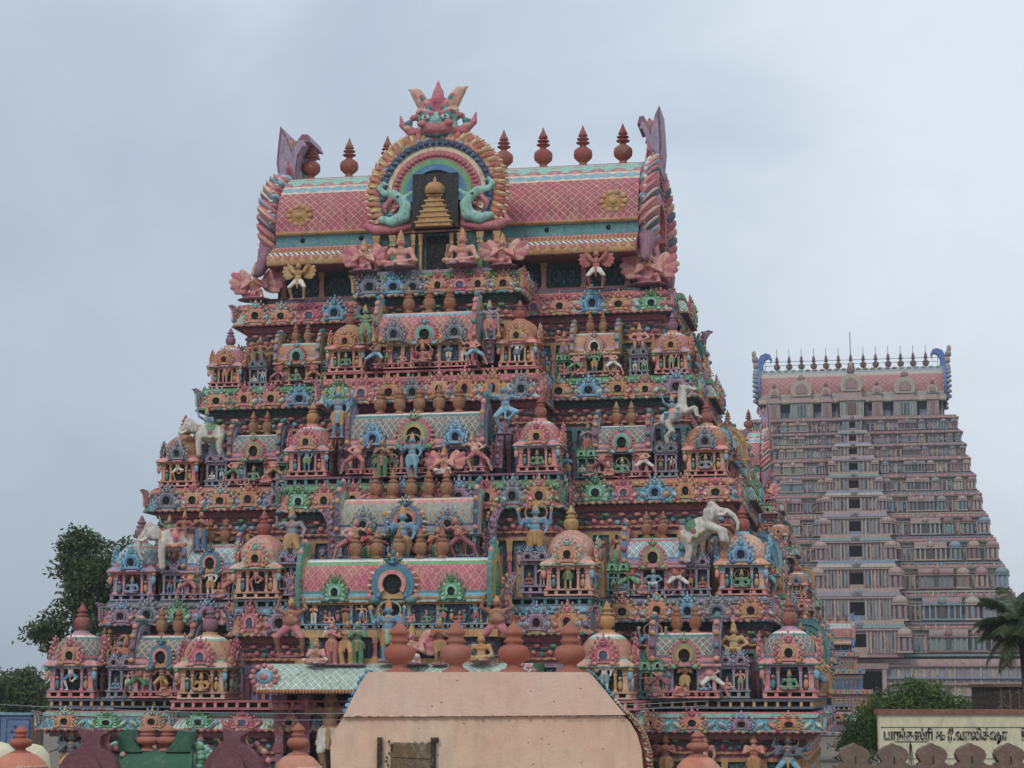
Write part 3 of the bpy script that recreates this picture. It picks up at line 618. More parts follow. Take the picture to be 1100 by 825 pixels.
def kuta_meshes():
    """square corner shrine, 2.2 wide: body 0..1.55, dome 1.55..2.75"""
    m = MB(); w = 1.0
    plan = [(-w, -w), (w, -w), (w, w), (-w, w)]
    balustrade(m, plan+[plan[0]], 0, .34, 'a', 'a', .5)
    m.bar(-.72, .72, -.72, .72, .2, 1.5, 'w'); m.bar(-.34, .34, -.8, .8, .35, 1.2, 'k'); m.bar(-.8, .8, -.34, .34, .35, 1.2, 'k')
    for sx in (-1, 1):
        for sy in (-1, 1):
            pilaster(m, sx*.82, sy*.82, .34, 1.38, .26, 'a', 'b')
        pilaster(m, sx*.42, -.84, .34, 1.38, .15, 'b', 'a'); pilaster(m, sx*.84, -.42*1, .34, 1.38, .15, 'b', 'a'); pilaster(m, sx*.84, .42, .34, 1.38, .15, 'b', 'a')
    for sx in (-1, 1):
        m.ball((sx*.62, -.9, .62), (.12, .1, .26), 'mix/rose/teal/ochre/cream'); m.ball((sx*.62, -.92, .95), (.08, .08, .09), 'a'); m.ball((.9, sx*.62, .62), (.1, .12, .26), 'c'); m.ball((.92, sx*.62, .95), (.08, .08, .09), 'a')
        m.ball((sx*1.02, -1.02, 1.05), (.12, .12, .3), 'mix/green/salmon/sky/ochre'); m.ball((sx*1.04, -1.04, 1.36), (.12, .12, .13), 'mix/green/salmon/sky/ochre')
    for q in range(9):
        for s_ in (-1, 1): m.ball((-1.04+.26*q, s_*1.1, 1.5), (.085, .06, .075), 'mix/salmon/rose/teal/ochre'); m.ball((s_*1.1, -1.04+.26*q, 1.5), (.06, .085, .075), 'mix/salmon/rose/teal/ochre')
    m.sweep([(-.86, -.86), (.86, -.86), (.86, .86), (-.86, .86)], [(-.2, 1.36, 'b'), (.1, 1.36, 'b'), (.12, 1.44, 'a'), (.30, 1.46, 'c'), (.31, 1.52, 'a'), (.22, 1.66, 'a'), (.06, 1.76, 'c'), (.04, 1.82, 'c'), (-.5, 1.84, 'c')])
    SHR['kuta'] = m.mesh('shrine_body')
    m = MB(); P = [(.84, 0, 'b'), (.98, .03, 'c'), (1.0, .09, 'c'), (1.03, .12, 'a'), (1.05, .2, 'r'), (1.0, .40, 'r'), (.90, .58, 'r'), (.74, .74, 'c'), (.66, .80, 'e'), (.52, .87, 'a'), (.36, .93, 'b'), (.30, .96, 'b'), (.30, 1.02, 'b')]
    m.lathe(P, 'b', n=16, rot=math.pi/16)
    for i in range(8):
        a = 2*math.pi*i/8 + math.pi/8
        if i % 2 == 0 or True:
            m.ball((1.04*math.cos(a), 1.04*math.sin(a), .12), (.14, .14, .12), 'b')
    SHR['dome'] = m.mesh('dome')
    m = MB(); P = [(.86, 0, 'b'), (1.02, .03, 'a'), (1.04, .1, 'a'), (.92, .2, 'r'), (.98, .34, 'r'), (.96, .55, 'r'), (.82, .76, 'r'), (.6, .92, 'r'), (.36, 1.02, 'b'), (.30, 1.06, 'b')]
    m.lathe(P, 'b', n=24, ribs=8, ribd=.035); SHR['dome2'] = m.mesh('dome')
def sala_meshes(L, key, H=1.0):
    """oblong shrine of length L, depth 1.7: body 0..1.55, barrel roof to about 2.6"""
    h = L/2; m = MB(); d = .75
    plan = [(-h, d), (-h, -d-.2), (h, -d-.2), (h, d)]
    balustrade(m, plan, 0, .34, 'a', 'a', .45)
    m.bar(-h+.25, h-.25, -.62, d, .2, 1.5, 'w'); m.bar(-.42, .42, -.70, -.5, .34, 1.3, 'k')
    xs = [-h+.18, -h+.62, -.55, .55, h-.62, h-.18] if L < 4 else [-h+.18, -h+.8, -h*.45, -.7, .7, h*.45, h-.8, h-.18]
    for x in xs: pilaster(m, x, -.72, .34, 1.38, .2, 'a' if abs(x) > .6 else 'b', 'b')
    for x in row(-h+.5, h-.5, .9): m.bar(x-.22, x+.22, -.66, -.6, .5, 1.15, 'h')
    for x in (-h+.2, h-.2): pilaster(m, x, .3, .34, 1.38, .2, 'a', 'b')
    for x in row(-h, h, .27): m.ball((x, -1.0, 1.49), (.09, .06, .075), 'mix/salmon/rose/teal/ochre/green'); m.ball((x, -.98, .17), (.06, .05, .07), 'mix/salmon/rose/ochre')
    for x in row(-h+.4, h-.4, .62): m.ball((x, -.74, .68), (.11, .1, .25), 'mix/rose/teal/salmon/ochre/lilac'); m.ball((x, -.76, 1.0), (.07, .07, .08), 'mix/salmon/sky/ochre')
    m.sweep([(-h+.1, d), (-h+.1, -.80), (h-.1, -.80), (h-.1, d)], [(-.2, 1.36, 'b'), (.06, 1.36, 'b'), (.08, 1.42, 'c'), (.22, 1.45, 'b'), (.24, 1.51, 'a'), (.15, 1.62, 'c'), (.02, 1.68, 'c'), (-.4, 1.70, 'a')], closed=False)
    SHR[key] = m.mesh('shrine_body')
    m = MB(); r = .86*H
    P = [(-.86, 0, 'b'), (-.98, .02, 'b'), (-1.0, .1, 'a'), (-.97, .2, 'd'), (-.95, .28, 'r')]
    P += [(-.96*math.cos(R(t)), .28+.72*H*math.sin(R(t)), 'r') for t in (12, 26, 40)] + [(-.96*math.cos(R(52)), .28+.72*H*math.sin(R(52)), 'c'), (-.96*math.cos(R(64)), .28+.72*H*math.sin(R(64)), 'e')]
    P += [(-.96*math.cos(R(76)), .28+.72*H*math.sin(R(76)), 'a'), (-.08, .29+.72*H, 'b'), (.08, .29+.72*H, 'a'), (.5, .28+.6*H, 'r'), (.95, .28, 'b'), (.86, 0, 'b')]
    m.vault(P, -h+.12, h-.12, 'b')
    for s in (-1, 1):   # flared gable plates at both ends
        m.M = Matrix.Translation((s*(h-.06), 0, .12)) @ Matrix.Rotation(R(90), 4, 'Z')
        m.plate([(x, z+.34) for x, z in horseshoe(1.08*(.5+.5*H), -30, 210, 14, 1.0)], -.10, .10, 'c', 'd'); arch_band(m, .7, .9, -.17, .17, 'b', 14, cz=.34, a0=-30, a1=210)
        for i in range(11):
            a = R(-15+210*i/10); m.ball((1.12*math.cos(a), 0, .34+1.12*(.5+.5*H)*math.sin(a)), (.12, .16, .10), 'mix/rose/teal/salmon/ochre/plum')
        m.M = Matrix()
    SHR[key+'_roof'] = m.mesh('barrel_roof')
def pair_mesh():
    m = MB(); balustrade(m, [(-.62, .4), (-.62, -.35), (.62, -.35), (.62, .4)], 0, .34, 'a', 'a', .4)
    m.bar(-.58, .58, -.1, .4, .2, 1.5, 'h')
    for x in (-.55, 0, .55): pilaster(m, x, -.22, .34, 1.2, .13, 'a', 'b')
    m.bar(-.62, .62, -.34, .4, 1.2, 1.30, 'b'); m.bar(-.66, .66, -.40, .4, 1.30, 1.36, 'a')
    SHR['pair'] = m.mesh('niche_pair')
kuta_meshes(); sala_meshes(2.7, 'sala'); sala_meshes(5.2, 'sala5', 1.05); sala_meshes(6.9, 'sala7', 1.15); sala_meshes(9.2, 'sala9', 1.35); pair_mesh()
# ---------------------------------------------------------------- carved gate tower
def face_M(face, u, out, z=0.0):
    """a frame on one side of a tower: u along the side, `out` metres from the centre, facing outward"""
    a = dict(front=0, right=90, left=-90, back=180)[face]
    return Matrix.Rotation(R(a), 4, 'Z') @ Matrix.Translation((u, -out, z))
PALS = [dict(a='pink', b='ochre', c='sky', r='lat/rose/peach/.3', w='carve/night/slate/.35', d='rose', e='cream'),
        dict(a='peach', b='gold', c='mint', r='lat/ochre/pink/.3', w='carve/deep/teal/.35', d='lilac', e='white'),
        dict(a='pink', b='lilac', c='teal', r='lat/teal/peach/.3', w='carve/navy/slate/.35', d='plum', e='white'),
        dict(a='lilac', b='pink', c='rose', r='lat/sky/white/.3', w='carve/maroon/rose/.35', d='blue', e='mint'),
        dict(a='salmon', b='sky', c='ochre', r='lat/salmon/cream/.3', w='carve/deep/teal/.35', d='rose', e='peach'),
        dict(a='salmon', b='ochre', c='rose', r='lat/orange/ochre/.26', w='carve/night/slate/.35', d='leaf', e='cream')]
ARCHP = [dict(a='sky', b='blue', c='sky', k='dark'), dict(a='pink', b='ochre', c='rose', k='dark'), dict(a='grey', b='slate', c='grey', k='dark'), dict(a='green', b='mint', c='leaf', k='dark'),
         dict(a='rose', b='pink', c='rose', k='navy'), dict(a='lilac', b='plum', c='sky', k='dark'), dict(a='ochre', b='orange', c='pink', k='dark'), dict(a='salmon', b='ochre', c='mint', k='dark')]
FANP = [dict(a='ochre', b='pink', c='teal', d='blue', e='cream', k='dark'), dict(a='pink', b='ochre', c='green', d='rose', e='salmon', k='dark'),
        dict(a='rose', b='cream', c='grey', d='pink', e='orange', k='dark'), dict(a='orange', b='green', c='sky', d='rose', e='ochre', k='dark')]
SK = dict(skinpink='pink', skinblue='blue', skingreen='green', skinbrown='brown', skinred='red', white='white', grey='grey', ochre='ochre', salmon='salmon', slate='dark grey', orange='orange', peach='pale peach')
CL = ['rose', 'ochre', 'cloth', 'green', 'sky', 'orange', 'leaf', 'lilac', 'white', 'wine', 'blue', 'gold']
CLN = dict(cloth='cream', sky='pale blue', leaf='dark green', wine='dark red', gold='golden')
POSEN = dict(pray='praying figure', praylong='praying woman', four='four-armed deity', club='club bearer', lady='swaying woman', dance='dancer',
             manyarm='many-armed deity', brace='braced dwarf', atlas='squatting bearer', lotus='cross-legged deity', lotuspray='cross-legged sage', fourseat='seated four-armed deity',
             throne='enthroned figure', wingkneel='kneeling winged figure', wingup='winged figure with raised arms', hooded='figure under a serpent hood', rider='rider')
rng = random.Random(11)
def statue(root, fig, M, sc, skin, cloth, where, h='gold', name='deity_statue', grp='plaster statues on the carved tower', flip=False, label=None, sub=False, cat='statue'):
    pal = dict(s=skin, c=cloth, t='gold', k='soot', h=h, w=skin, b='plum', e='white')
    Mw = M @ Matrix.Diagonal((-sc*1.25 if flip else sc*1.25, sc*1.2, sc, 1))
    if sub: return put('niche_figure', FIG[fig], root, M=Mw, pal=pal)
    o = put(name, FIG[fig], None, M=(root.matrix_basis @ Mw), pal=pal)
    if label is None:
        label = '%s %s in %s %s' % (SK[skin], POSEN[fig], CLN.get(cloth, cloth), where)
    tag(o, label, cat, grp); return o
def kuta(root, M, sc, pal, style='dome', arch=0, fin='brick', sides=True, fig=True):
    b = put('corner_shrine', SHR['kuta'], root, M=M @ Matrix.Diagonal((sc*1.03, sc, sc*.88, 1)), pal=pal)
    put('dome', SHR[style], b, (0, 0, 1.66), sc=(1.05, 1.05, 1.5), pal=pal)
    put('finial', ORN['pot'], b, (0, 0, 3.05), sc=(1.1, 1.1, 1.5), pal=dict(a=fin))
    ap = ARCHP[arch % 8]
    for k in ((0, 1, -1) if sides else (0,)):
        put('window_arch', ORN['arch'], b, M=Matrix.Rotation(R(90*k), 4, 'Z') @ Matrix.Translation((0, -1.04, 1.5)) @ Matrix.Diagonal((.98, .98, 1.22, 1)), pal=ap)
    if fig:
        statue(b, rng.choice(['lotus', 'pray', 'fourseat', 'four', 'dance']), Matrix.Translation((0, -.95, .34)) @ Matrix.Diagonal((1, 1, 1.12, 1)), .70, rng.choice(['skinpink', 'skinblue', 'skingreen', 'white', 'ochre', 'grey']), rng.choice(CL), '', sub=True)
        if sides:
            for k in (1, -1): statue(b, 'pray', Matrix.Rotation(R(90*k), 4, 'Z') @ Matrix.Translation((0, -.95, .34)), .6, 'skinpink', rng.choice(CL), '', sub=True)
    return b
def sala(root, M, sc, pal, key='sala', arch=0, fan=0, pots=3, potc='potgold', span=None, fansc=.62, archs=True, H=1.0):
    rz = 1.5 if key == 'sala' else 1.85
    L = dict(sala=2.7, sala5=5.2, sala7=6.9, sala9=9.2)[key]
    b = put('barrel_shrine', SHR[key], root, M=M @ Matrix.Diagonal((sc*1.03, sc, sc*.88, 1)), pal=pal)
    put('barrel_roof', SHR[key+'_roof'], b, (0, 0, 1.58), sc=(1, 1, rz), pal=pal)
    for x in row(-(span or L*.28), (span or L*.28), .6 if key == 'sala' else .95):
        put('finial', ORN['pot'], b, (x, 0, 1.58+rz*(.26+.72*H)), sc=(.88, .88, 1.5) if key == 'sala' else (1.1, 1.1, 1.7), pal=dict(a=potc))
    put('fan_arch', ORN['fan'], b, (0, -.96, 1.30), sc=(fansc*1.05, fansc, fansc*(1.4 if key == 'sala' else 1.2)), pal=FANP[fan % 4])
    for x in ((-.78, .78) if key == 'sala' else row(-L*.46, L*.46, .8)):
        if abs(x) < .6: continue
        statue(b, rng.choice(['pray', 'lady', 'four', 'club', 'lotus', 'praylong']), Matrix.Translation((x, -.80, .34)) @ Matrix.Diagonal((1, 1, 1.1, 1)), .52, rng.choice(['skinpink', 'skinpink', 'skinblue', 'salmon', 'skingreen', 'skinred', 'grey']), rng.choice(CL), '', sub=True)
    if archs and key != 'sala':
        for x in (-L*.3, L*.3): put('window_arch', ORN['arch'], b, (x, -1.0, 1.5), sc=(1.05, 1, 1.35), pal=ARCHP[arch % 8])
    return b
def pair(root, M, sc, pal, arch=0, fig=True):
    b = put('niche_pair', SHR['pair'], root, M=M @ Matrix.Scale(sc, 4), pal=pal)
    for x in (-.31, .31):
        put('window_arch', ORN['arch'], b, (x, -.36, 1.30), sc=.58, pal=ARCHP[arch % 8])
        if fig: statue(b, rng.choice(['pray', 'lady', 'lotuspray', 'four']), Matrix.Translation((x*.9, -.2, .36)), .44, rng.choice(['skinpink', 'skinblue', 'skinred', 'white']), rng.choice(CL), '', sub=True)
    return b
def cornice(root, x0, x1, y0, y1, z, h, style, arches=True, leafy=True, name='cornice', astep=1.55, faces=('front', 'right', 'left'), leafset=('green', 'mint'), sc_=1.0):
    m = MB(); m.sweep([(x0, y0), (x1, y0), (x1, y1), (x0, y1)], cornice_prof(z, h, *style))
    k = rng.randrange(8); cx, cy = (x0+x1)/2, (y0+y1)/2; A = []
    if leafy:
        o = .36; l = leaf_row([(x0-o, y1), (x0-o, y0-o), (x1+o, y0-o), (x1+o, y1)], z+.82*h, leafset[0], leafset[1], r=.17*min(1, h)); m.add(l.v, l.f, l.m, l.uv, True)
    o = .64
    for (ax, ay), (bx, by) in zip([(x0-o, y1), (x0-o, y0-o), (x1+o, y0-o)], [(x0-o, y0-o), (x1+o, y0-o), (x1+o, y1)]):
        L = math.hypot(bx-ax, by-ay); nn = int(L/.36)
        for i in range(nn): t = (i+.5)/nn; m.ball((ax+(bx-ax)*t, ay+(by-ay)*t, z+.02), (.13, .13, .10), 'mix/salmon/%s/ochre/rose/teal' % style[1])
    for f in faces:
        if not arches: break
        hw, out = ((x1-x0)/2, cy-y0) if f == 'front' else ((y1-y0)/2, (x1-x0)/2)
        for i, u in enumerate(row(-hw-.2, hw+.2, astep)):
            u += rng.uniform(-.12, .12)
            A.append((Matrix.Translation((cx, cy, 0)) @ face_M(f, u, out+.62-.12, z+.06) @ Matrix.Diagonal((1.2*sc_*rng.uniform(.85, 1.12), 1.1, 1.14*h/1.25*rng.uniform(.88, 1.12), 1)), ARCHP[rng.randrange(8)]))
            m.M = Matrix.Translation((cx, cy, 0)) @ face_M(f, u + astep/2, out+.62, z+.30*h); w_ = min(.4, astep*.2)
            for s_ in (-1, 1): m.ball((s_*w_*.75, -.0, .02), (w_*.85, .10, .15*h), 'mix/%s/%s/rose/sky' % (style[2], leafset[1]), rot=('Y', s_*.7)); m.ball((s_*w_*.75, -.06, .02), (w_*.45, .08, .07*h), 'mix/ochre/cream/rose', rot=('Y', s_*.7))
    m.M = Matrix(); c = put(name, m, root)
    if 'right' in faces:
        for q_ in (-1, 1): put('corner_scroll', ORN['fin'], c, M=Matrix.Translation((x1+.35 if q_ > 0 else x0-.35, y0-.35, z+.25)) @ Matrix.Rotation(R(-45*q_), 4, 'Z') @ Matrix.Diagonal((q_*.5, .8, .42*h, 1)), pal=dict(a=style[2], b=leafset[1]))
    for M, p in A: put('window_arch', ORN['arch'], c, M=M, pal=p)
    return c
def wallbox(root, hx, y0, y1, z0, z1, a, b, cap, step=1.15, name='storey_wall', back='h', panel=None, ent=1.35):
    """recessed dark storey wall ringed with pilasters and reeded panels"""
    m = MB(); m.bar(-hx, hx, y0, y1, z0, z1, a); zf = z1; z1 = z1-ent
    m.sweep([(-hx, y0), (hx, y0), (hx, y1), (-hx, y1)], [(-.02, z1, b), (.14, z1, cap), (.16, z1+.14, b), (.06, z1+.16, 'plum'), (.06, z1+.34, 'ochre'), (.2, z1+.36, 'ochre'), (.2, z1+.46, 'rose'), (.1, z1+.48, 'bead/maroon/rose/.3'), (.1, z1+.8, 'teal'), (.2, z1+.84, 'deep'), (.2, z1+.93, 'rose'), (.12, z1+.98, 'carve/maroon/plum/.3'), (.16, zf+.1, 'plum')])
    for (ax, ay), (bx, by) in zip([(-hx, y1), (-hx, y0), (hx, y0)], [(-hx, y0), (hx, y0), (hx, y1)]):
        L = math.hypot(bx-ax, by-ay); nn = int(L/.4); nx, ny = (by-ay)/L, -(bx-ax)/L
        for i in range(nn): t = (i+.5)/nn; m.ball((ax+(bx-ax)*t+nx*.14, ay+(by-ay)*t+ny*.14, z1+.66+(.05 if i % 2 else -.04)), (.17, .17, .15), 'mix/rose/salmon/teal/ochre/sky/pink', rot=('Y', .4)); m.ball((ax+(bx-ax)*t+nx*.2, ay+(by-ay)*t+ny*.2, z1+.42), (.10, .10, .07), 'mix/pink/rose/salmon')
        for i in range(nn//2): t = (i+.5)/(nn//2); m.ball((ax+(bx-ax)*t+nx*.2, ay+(by-ay)*t+ny*.2, z1+1.02), (.24, .2, .12), 'mix/rose/plum/salmon/green/pink')
    for f, hw, out in (('front', hx, -y0), ('right', (y1-y0)/2, hx), ('left', (y1-y0)/2, hx)):
        off = 0 if f == 'front' else (y0+y1)/2
        us = row(-hw-step/2, hw+step/2, step)
        for i, u in enumerate(us):
            m.M = face_M(f, u + (off if f == 'right' else -off), out); uu = max(-hw+.14, min(hw-.14, u)) - u
            pilaster(m, uu, -.06, z0, z1, .26, b, cap)
            if i < len(us)-1:
                m.bar(step*.5-.28, step*.5+.28, -.05, .05, z0+.2, z1-.25, panel or 'navy'); m.bar(step*.5-.16, step*.5+.16, -.09, .05, z0+.3, z1-.5, cap)
                m.ball((step*.5, -.1, z1-.42), (.24, .12, .16), 'mix/rose/teal/ochre/lilac/sky'); m.ball((step*.5, -.12, z1-.98), (.15, .1, .36), 'mix/salmon/green/ochre/skyblue/rose'.replace('skyblue', 'sky')); m.ball((step*.5, -.14, z1-.56), .11, 'mix/salmon/sky/ochre')
        m.M = Matrix()
    return put(name, m, root)
def gable_arch(root, M, s, pals, name='gable_arch', niche=True, crest=True, makara=True, petals=27, back='plum', big=0):
    """great horseshoe gable, radius ~3.7 at s=1: concentric raised rings, flame rim, water-beasts, horned crest"""
    m = MB(); m.plate([(x, z) for x, z in horseshoe(3.15, -42, 222, 40)] , -.2, .35, pals['base'], back)
    for k in range(70):
        t = R(rng.uniform(-36, 216)); rr = rng.uniform(2.2, 3.0) if math.sin(t) < .1 else rng.uniform(2.95, 3.1); m.ball((rr*math.cos(t), -.3, rr*math.sin(t)), (.2, .2, .16), 'mix/rose/ochre/salmon/sky')
    b = put(name, m, root, M=M @ Matrix.Scale(s, 4))
    rings = [(1.22, 1.55, .62, pals['r0'], 'blue ring'), (1.55, 1.85, .52, pals['r1'], ''), (1.85, 2.35, .44, pals['r2'], ''), (2.35, 2.6, .40, pals['r3'], ''), (2.6, 2.95, .46, pals['r4'], '')]
    for i, (a, c, d, mt, _) in enumerate(rings):
        m = MB(); lo = (-22, 202) if i < 4 else (-30, 210)
        arch_band(m, a, c, -d, -.1, mt, 40, lo[0], lo[1])
        if i in (2, 4):
            for k in range(34):
                t = R(lo[0]+(lo[1]-lo[0])*(k+.5)/34); rr = (a+c)/2; m.ball((rr*math.cos(t), -d-.02, rr*math.sin(t)), (.16, .12, .13), mt.split('/')[1] if '/' in mt else mt)
        put('arch_ring', m, b)
    m = MB()
    for k in range(petals):
        t = R(-32+244*k/(petals-1)); rr = 3.22
        m.ball((rr*math.cos(t), -.12, rr*math.sin(t)), (.56, .34, .24), pals['p0'] if k % 2 else pals['p1'], rot=('Y', -t+.35), n=2)
        m.ball(((rr+.42)*math.cos(t+.03), -.18, (rr+.42)*math.sin(t+.03)), (.20, .16, .10), pals['p2'], rot=('Y', -t+.5))
        m.ball(((rr+.1)*math.cos(t), -.36, (rr+.1)*math.sin(t)), (.30, .12, .09), pals['p2'] if k % 2 else pals['p1'], rot=('Y', -t))
    put('flame_rim', m, b)
    for s_ in (-1, 1):
        m = MB(); m.tube([(s_*1.3, -.3, -1.75), (s_*2.3, -.35, -1.95), (s_*3.2, -.32, -1.9), (s_*3.7, -.25, -1.6), (s_*3.5, -.2, -1.3)], [.18, .26, .28, .2, .08], pals['sill'], 8); put('curled_sill', m, b)
    if makara:
        for s_ in (-1, 1):
            put('makara', FIG['makara'], b, M=Matrix.Translation((s_*2.15, -.55, -1.55)) @ Matrix.Diagonal((s_*1.9, 1.75, 1.9, 1)), pal=dict(s='mint', h='teal', c='rose', k='soot'))
    if crest:
        put('demon_crest', FIG['mask'], b, M=Matrix.Translation((0, -.1, 3.1)) @ Matrix.Diagonal((2.25+.75*big, 2.25+.65*big, 2.25+.22*big, 1)), pal=dict(s='mint', c='rose', h='teal', k='soot', w='peach', b='white'))
    return b
ARP = dict(base='salmon', r0='blue', r1='green', r2='bead/rose/pink/.25', r3='cream', r4='bead/navy/sky/.3', p0='ochre', p1='orange', p2='cream', sill='rose')
ARP2 = dict(base='pink', r0='rose', r1='lilac', r2='bead/teal/mint/.25', r3='ochre', r4='bead/rose/pink/.3', p0='rose', p1='sky', p2='white', sill='rose')
FL = dict(left='tree flank', right='far-tower flank')
SIDE = dict(left='tree side', right='far-tower side')
LEV = dict(A='top storey', B='upper middle storey', C='lower middle storey', D='lowest storey')
# storey data: ledge top, lip half-width, lip depth; shrine rows (from measurements, metres)
STO = dict(
    A=dict(zl=24.45, W=13.64, F=7.85, zc=28.0, Wn=12.15, Fn=6.5, ku=12.2, ks=.86, pr=10.45, sa=8.15, ss=.90, ck=4.55, cks=.92, cz=24.55, cF=11.0, style=('lat/mint/cream/.34', 'orange', 'rose', 'wine', 'pink'), leaf=('rose', 'pink')),
    B=dict(zl=18.85, W=15.73, F=9.73, zc=23.15, Wn=13.64, Fn=7.85, ku=14.05, ks=1.0, pr=12.0, sa=9.8, ss=1.02, ck=5.95, cks=1.0, cz=18.85, cF=13.0, style=('lat/rose/pink/.34', 'leaf', 'green', 'deep', 'green'), leaf=('green', 'mint')),
    C=dict(zl=12.75, W=17.40, F=11.24, zc=17.5, Wn=15.73, Fn=9.73, ku=15.85, ks=1.14, pr=13.6, sa=11.5, ss=1.08, ck=7.8, cks=1.12, cz=12.6, cF=15.0, style=('lat/teal/sky/.34', 'rose', 'ochre', 'wine', 'ochre'), leaf=('ochre', 'salmon')),
    D=dict(zl=7.75, W=19.74, F=13.36, zc=11.45, Wn=17.4, Fn=11.24, ku=18.15, ks=1.22, pr=15.5, sa=13.2, ss=1.16, ck=9.8, cks=1.15, cz=7.7, cF=17.0, style=('lat/rose/salmon/.34', 'slate', 'grey', 'deep', 'lilac'), leaf=('grey', 'lilac')))
def roof_mesh(hl, g=True):
    m = MB()
    P = [(-4.6, 31.25, 'wine'), (-6.55, 31.3, 'ochre'), (-6.62, 31.36, 'bead/ochre/rose/.55'), (-6.6, 31.86, 'cream'), (-6.45, 31.9, 'rope/slate/white/.3'), (-6.15, 32.12, 'ochre'), (-6.0, 32.2, 'ver/gold/brick/.22'), (-5.55, 32.5, 'rope/rose/pink/.28'),
         (-5.35, 32.62, 'slate'), (-5.0, 32.72, 'teal'), (-4.95, 33.38, 'gold'), (-5.12, 33.42, 'gold'), (-5.1, 33.56, 'rose'), (-5.06, 33.6, 'lat/roofred/pink/.44')]
    for t in (7, 14, 21, 28): P.append((-5.15*math.cos(R(t)), 33.5+4.35*math.sin(R(t)), 'lat/roofred/pink/.44'))
    for t, mt in ((35, 'cream'), (36.5, 'bead/sky/cream/.7'), (43, 'cream'), (44.5, 'rose'), (46, 'bead/mint/rose/1.2'), (58, 'mint'), (62, 'rose'), (76, 'ochre')): P.append((-5.15*math.cos(R(t)), 33.5+4.35*math.sin(R(t)), mt))
    back = [(-p[0], p[1], 'rose') for p in P[::-1]]
    m.vault(P + back, -hl, hl, 'pink'); return m
def big_tower():
    root = empty('temple_tower', (-2.301, 108, 0), -R(10.49)); bpy.context.view_layer.update()
    tag(root, 'huge pyramidal temple gate tower covered in multicoloured plaster carving', 'temple tower')
    root.matrix_basis = Matrix.Translation((-2.301, 108, 0)) @ Matrix.Rotation(-R(10.49), 4, 'Z')
    # stone core
    for n, S in STO.items():
        wallbox(root, S['Wn']-.75, -(S['Fn']-.75), S['Fn']-.75, S['zl']-1.0, S['zc']-.2, 'carve/night/plum/.5' if n in 'BD' else 'carve/deep/teal/.5', 'plum' if n in 'BD' else 'salmon', 'ochre' if n in 'AC' else 'teal', panel='navy' if n in 'AB' else 'wine')
        x, y = S['Wn']-.62, S['Fn']-.62
        cornice(root, -x, x, -y, y, S['zc'], 1.25, S['style'], leafset=S['leaf'])
        hw, hf = S['W']-.5, S['F']-.5
        m = MB(); balustrade(m, [(-hw, hf), (-hw, -hf), (hw, -hf), (hw, hf)], S['zl']-.5, .45, rng.choice(['slate', 'plum', 'teal']), rng.choice(['salmon', 'teal', 'ochre']), step=.55); m.bar(-hw+.4, hw-.4, -hf+.4, hf-.4, S['zl']-.5, S['zl']-.04, 'slate'); put('ledge', m, root)
    x, y = 19.74-.62, 13.36-.62
    cornice(root, -x, x, -y, y, 6.15, .95, ('lat/teal/sky/.34', 'rose', 'mint', 'wine', 'mint'), leafy=False, astep=2.3)
    wallbox(root, 18.7, -12.3, 12.3, 0, 6.1, 'deep', 'salmon', 'ochre', step=1.9, name='gate_wall', panel='night')
    # projecting centre bays, front: (half width, lip depth, z of lip, height)
    CN, CD = 'carve/night/slate/.5', 'carve/deep/teal/.5'
    bays = [('A', 4.55, 9.3, 28.75, 1.3, ('lat/sky/white/.3', 'leaf', 'green', 'deep', 'teal'), 23.9), ('B', 5.9, 11.2, 22.75, 1.4, ('lat/mint/white/.3', 'rose', 'rose', 'wine', 'pink'), 17.9),
            ('C', 7.3, 13.2, 17.0, 1.4, ('lat/rose/salmon/.3', 'leaf', 'green', 'deep', 'mint'), 11.9), ('D', 9.05, 15.2, 10.75, 1.45, ('lat/ochre/pink/.3', 'slate', 'sky', 'wine', 'green'), 7.3)]
    for n, hw, F, z, h, st, z0 in bays:
        S = STO[n]; m = MB(); w = hw-.62
        wallbox(root, w-.1, -(F-.75), -(S['Fn']-2), z0, z-.2, CN, 'rose', 'ochre' if n in 'AC' else 'lilac', step=1.0, name='bay_wall')
        cornice(root, -w, w, -(F-.62), -(S['Fn']-2), z, h, st, name='bay_cornice', astep=1.15 if n == 'A' else 1.4, leafset=dict(A=('green', 'ochre'), B=('rose', 'pink'), C=('green', 'leaf'), D=('sky', 'slate'))[n])
    for n in 'ABCD':   # ledges the centre shrines stand on
        S = STO[n]; hw = dict(A=5.7, B=7.1, C=8.9, D=11.3)[n]; F = S['cF']-.3; z = S['cz']
        m = MB(); balustrade(m, [(-hw, -S['Fn']+1), (-hw, -F), (hw, -F), (hw, -S['Fn']+1)], z-.5, .45, rng.choice(['plum', 'rose', 'slate']), rng.choice(['salmon', 'teal', 'ochre']), step=.55); m.bar(-hw+.4, hw-.4, -F+.4, -S['Fn']+1, z-.5, z-.05, 'slate'); put('ledge', m, root)
    w = 10.8; cornice(root, -w, w, -15.9, -10, 6.2, .95, ('ver/mint/white/.2', 'rose', 'mint', 'wine', 'salmon'), leafy=False, name='bay_cornice', astep=2.1); wallbox(root, 10.5, -15.6, -10, 0, 6.1, 'night', 'salmon', 'rose', step=1.7, name='gate_wall')
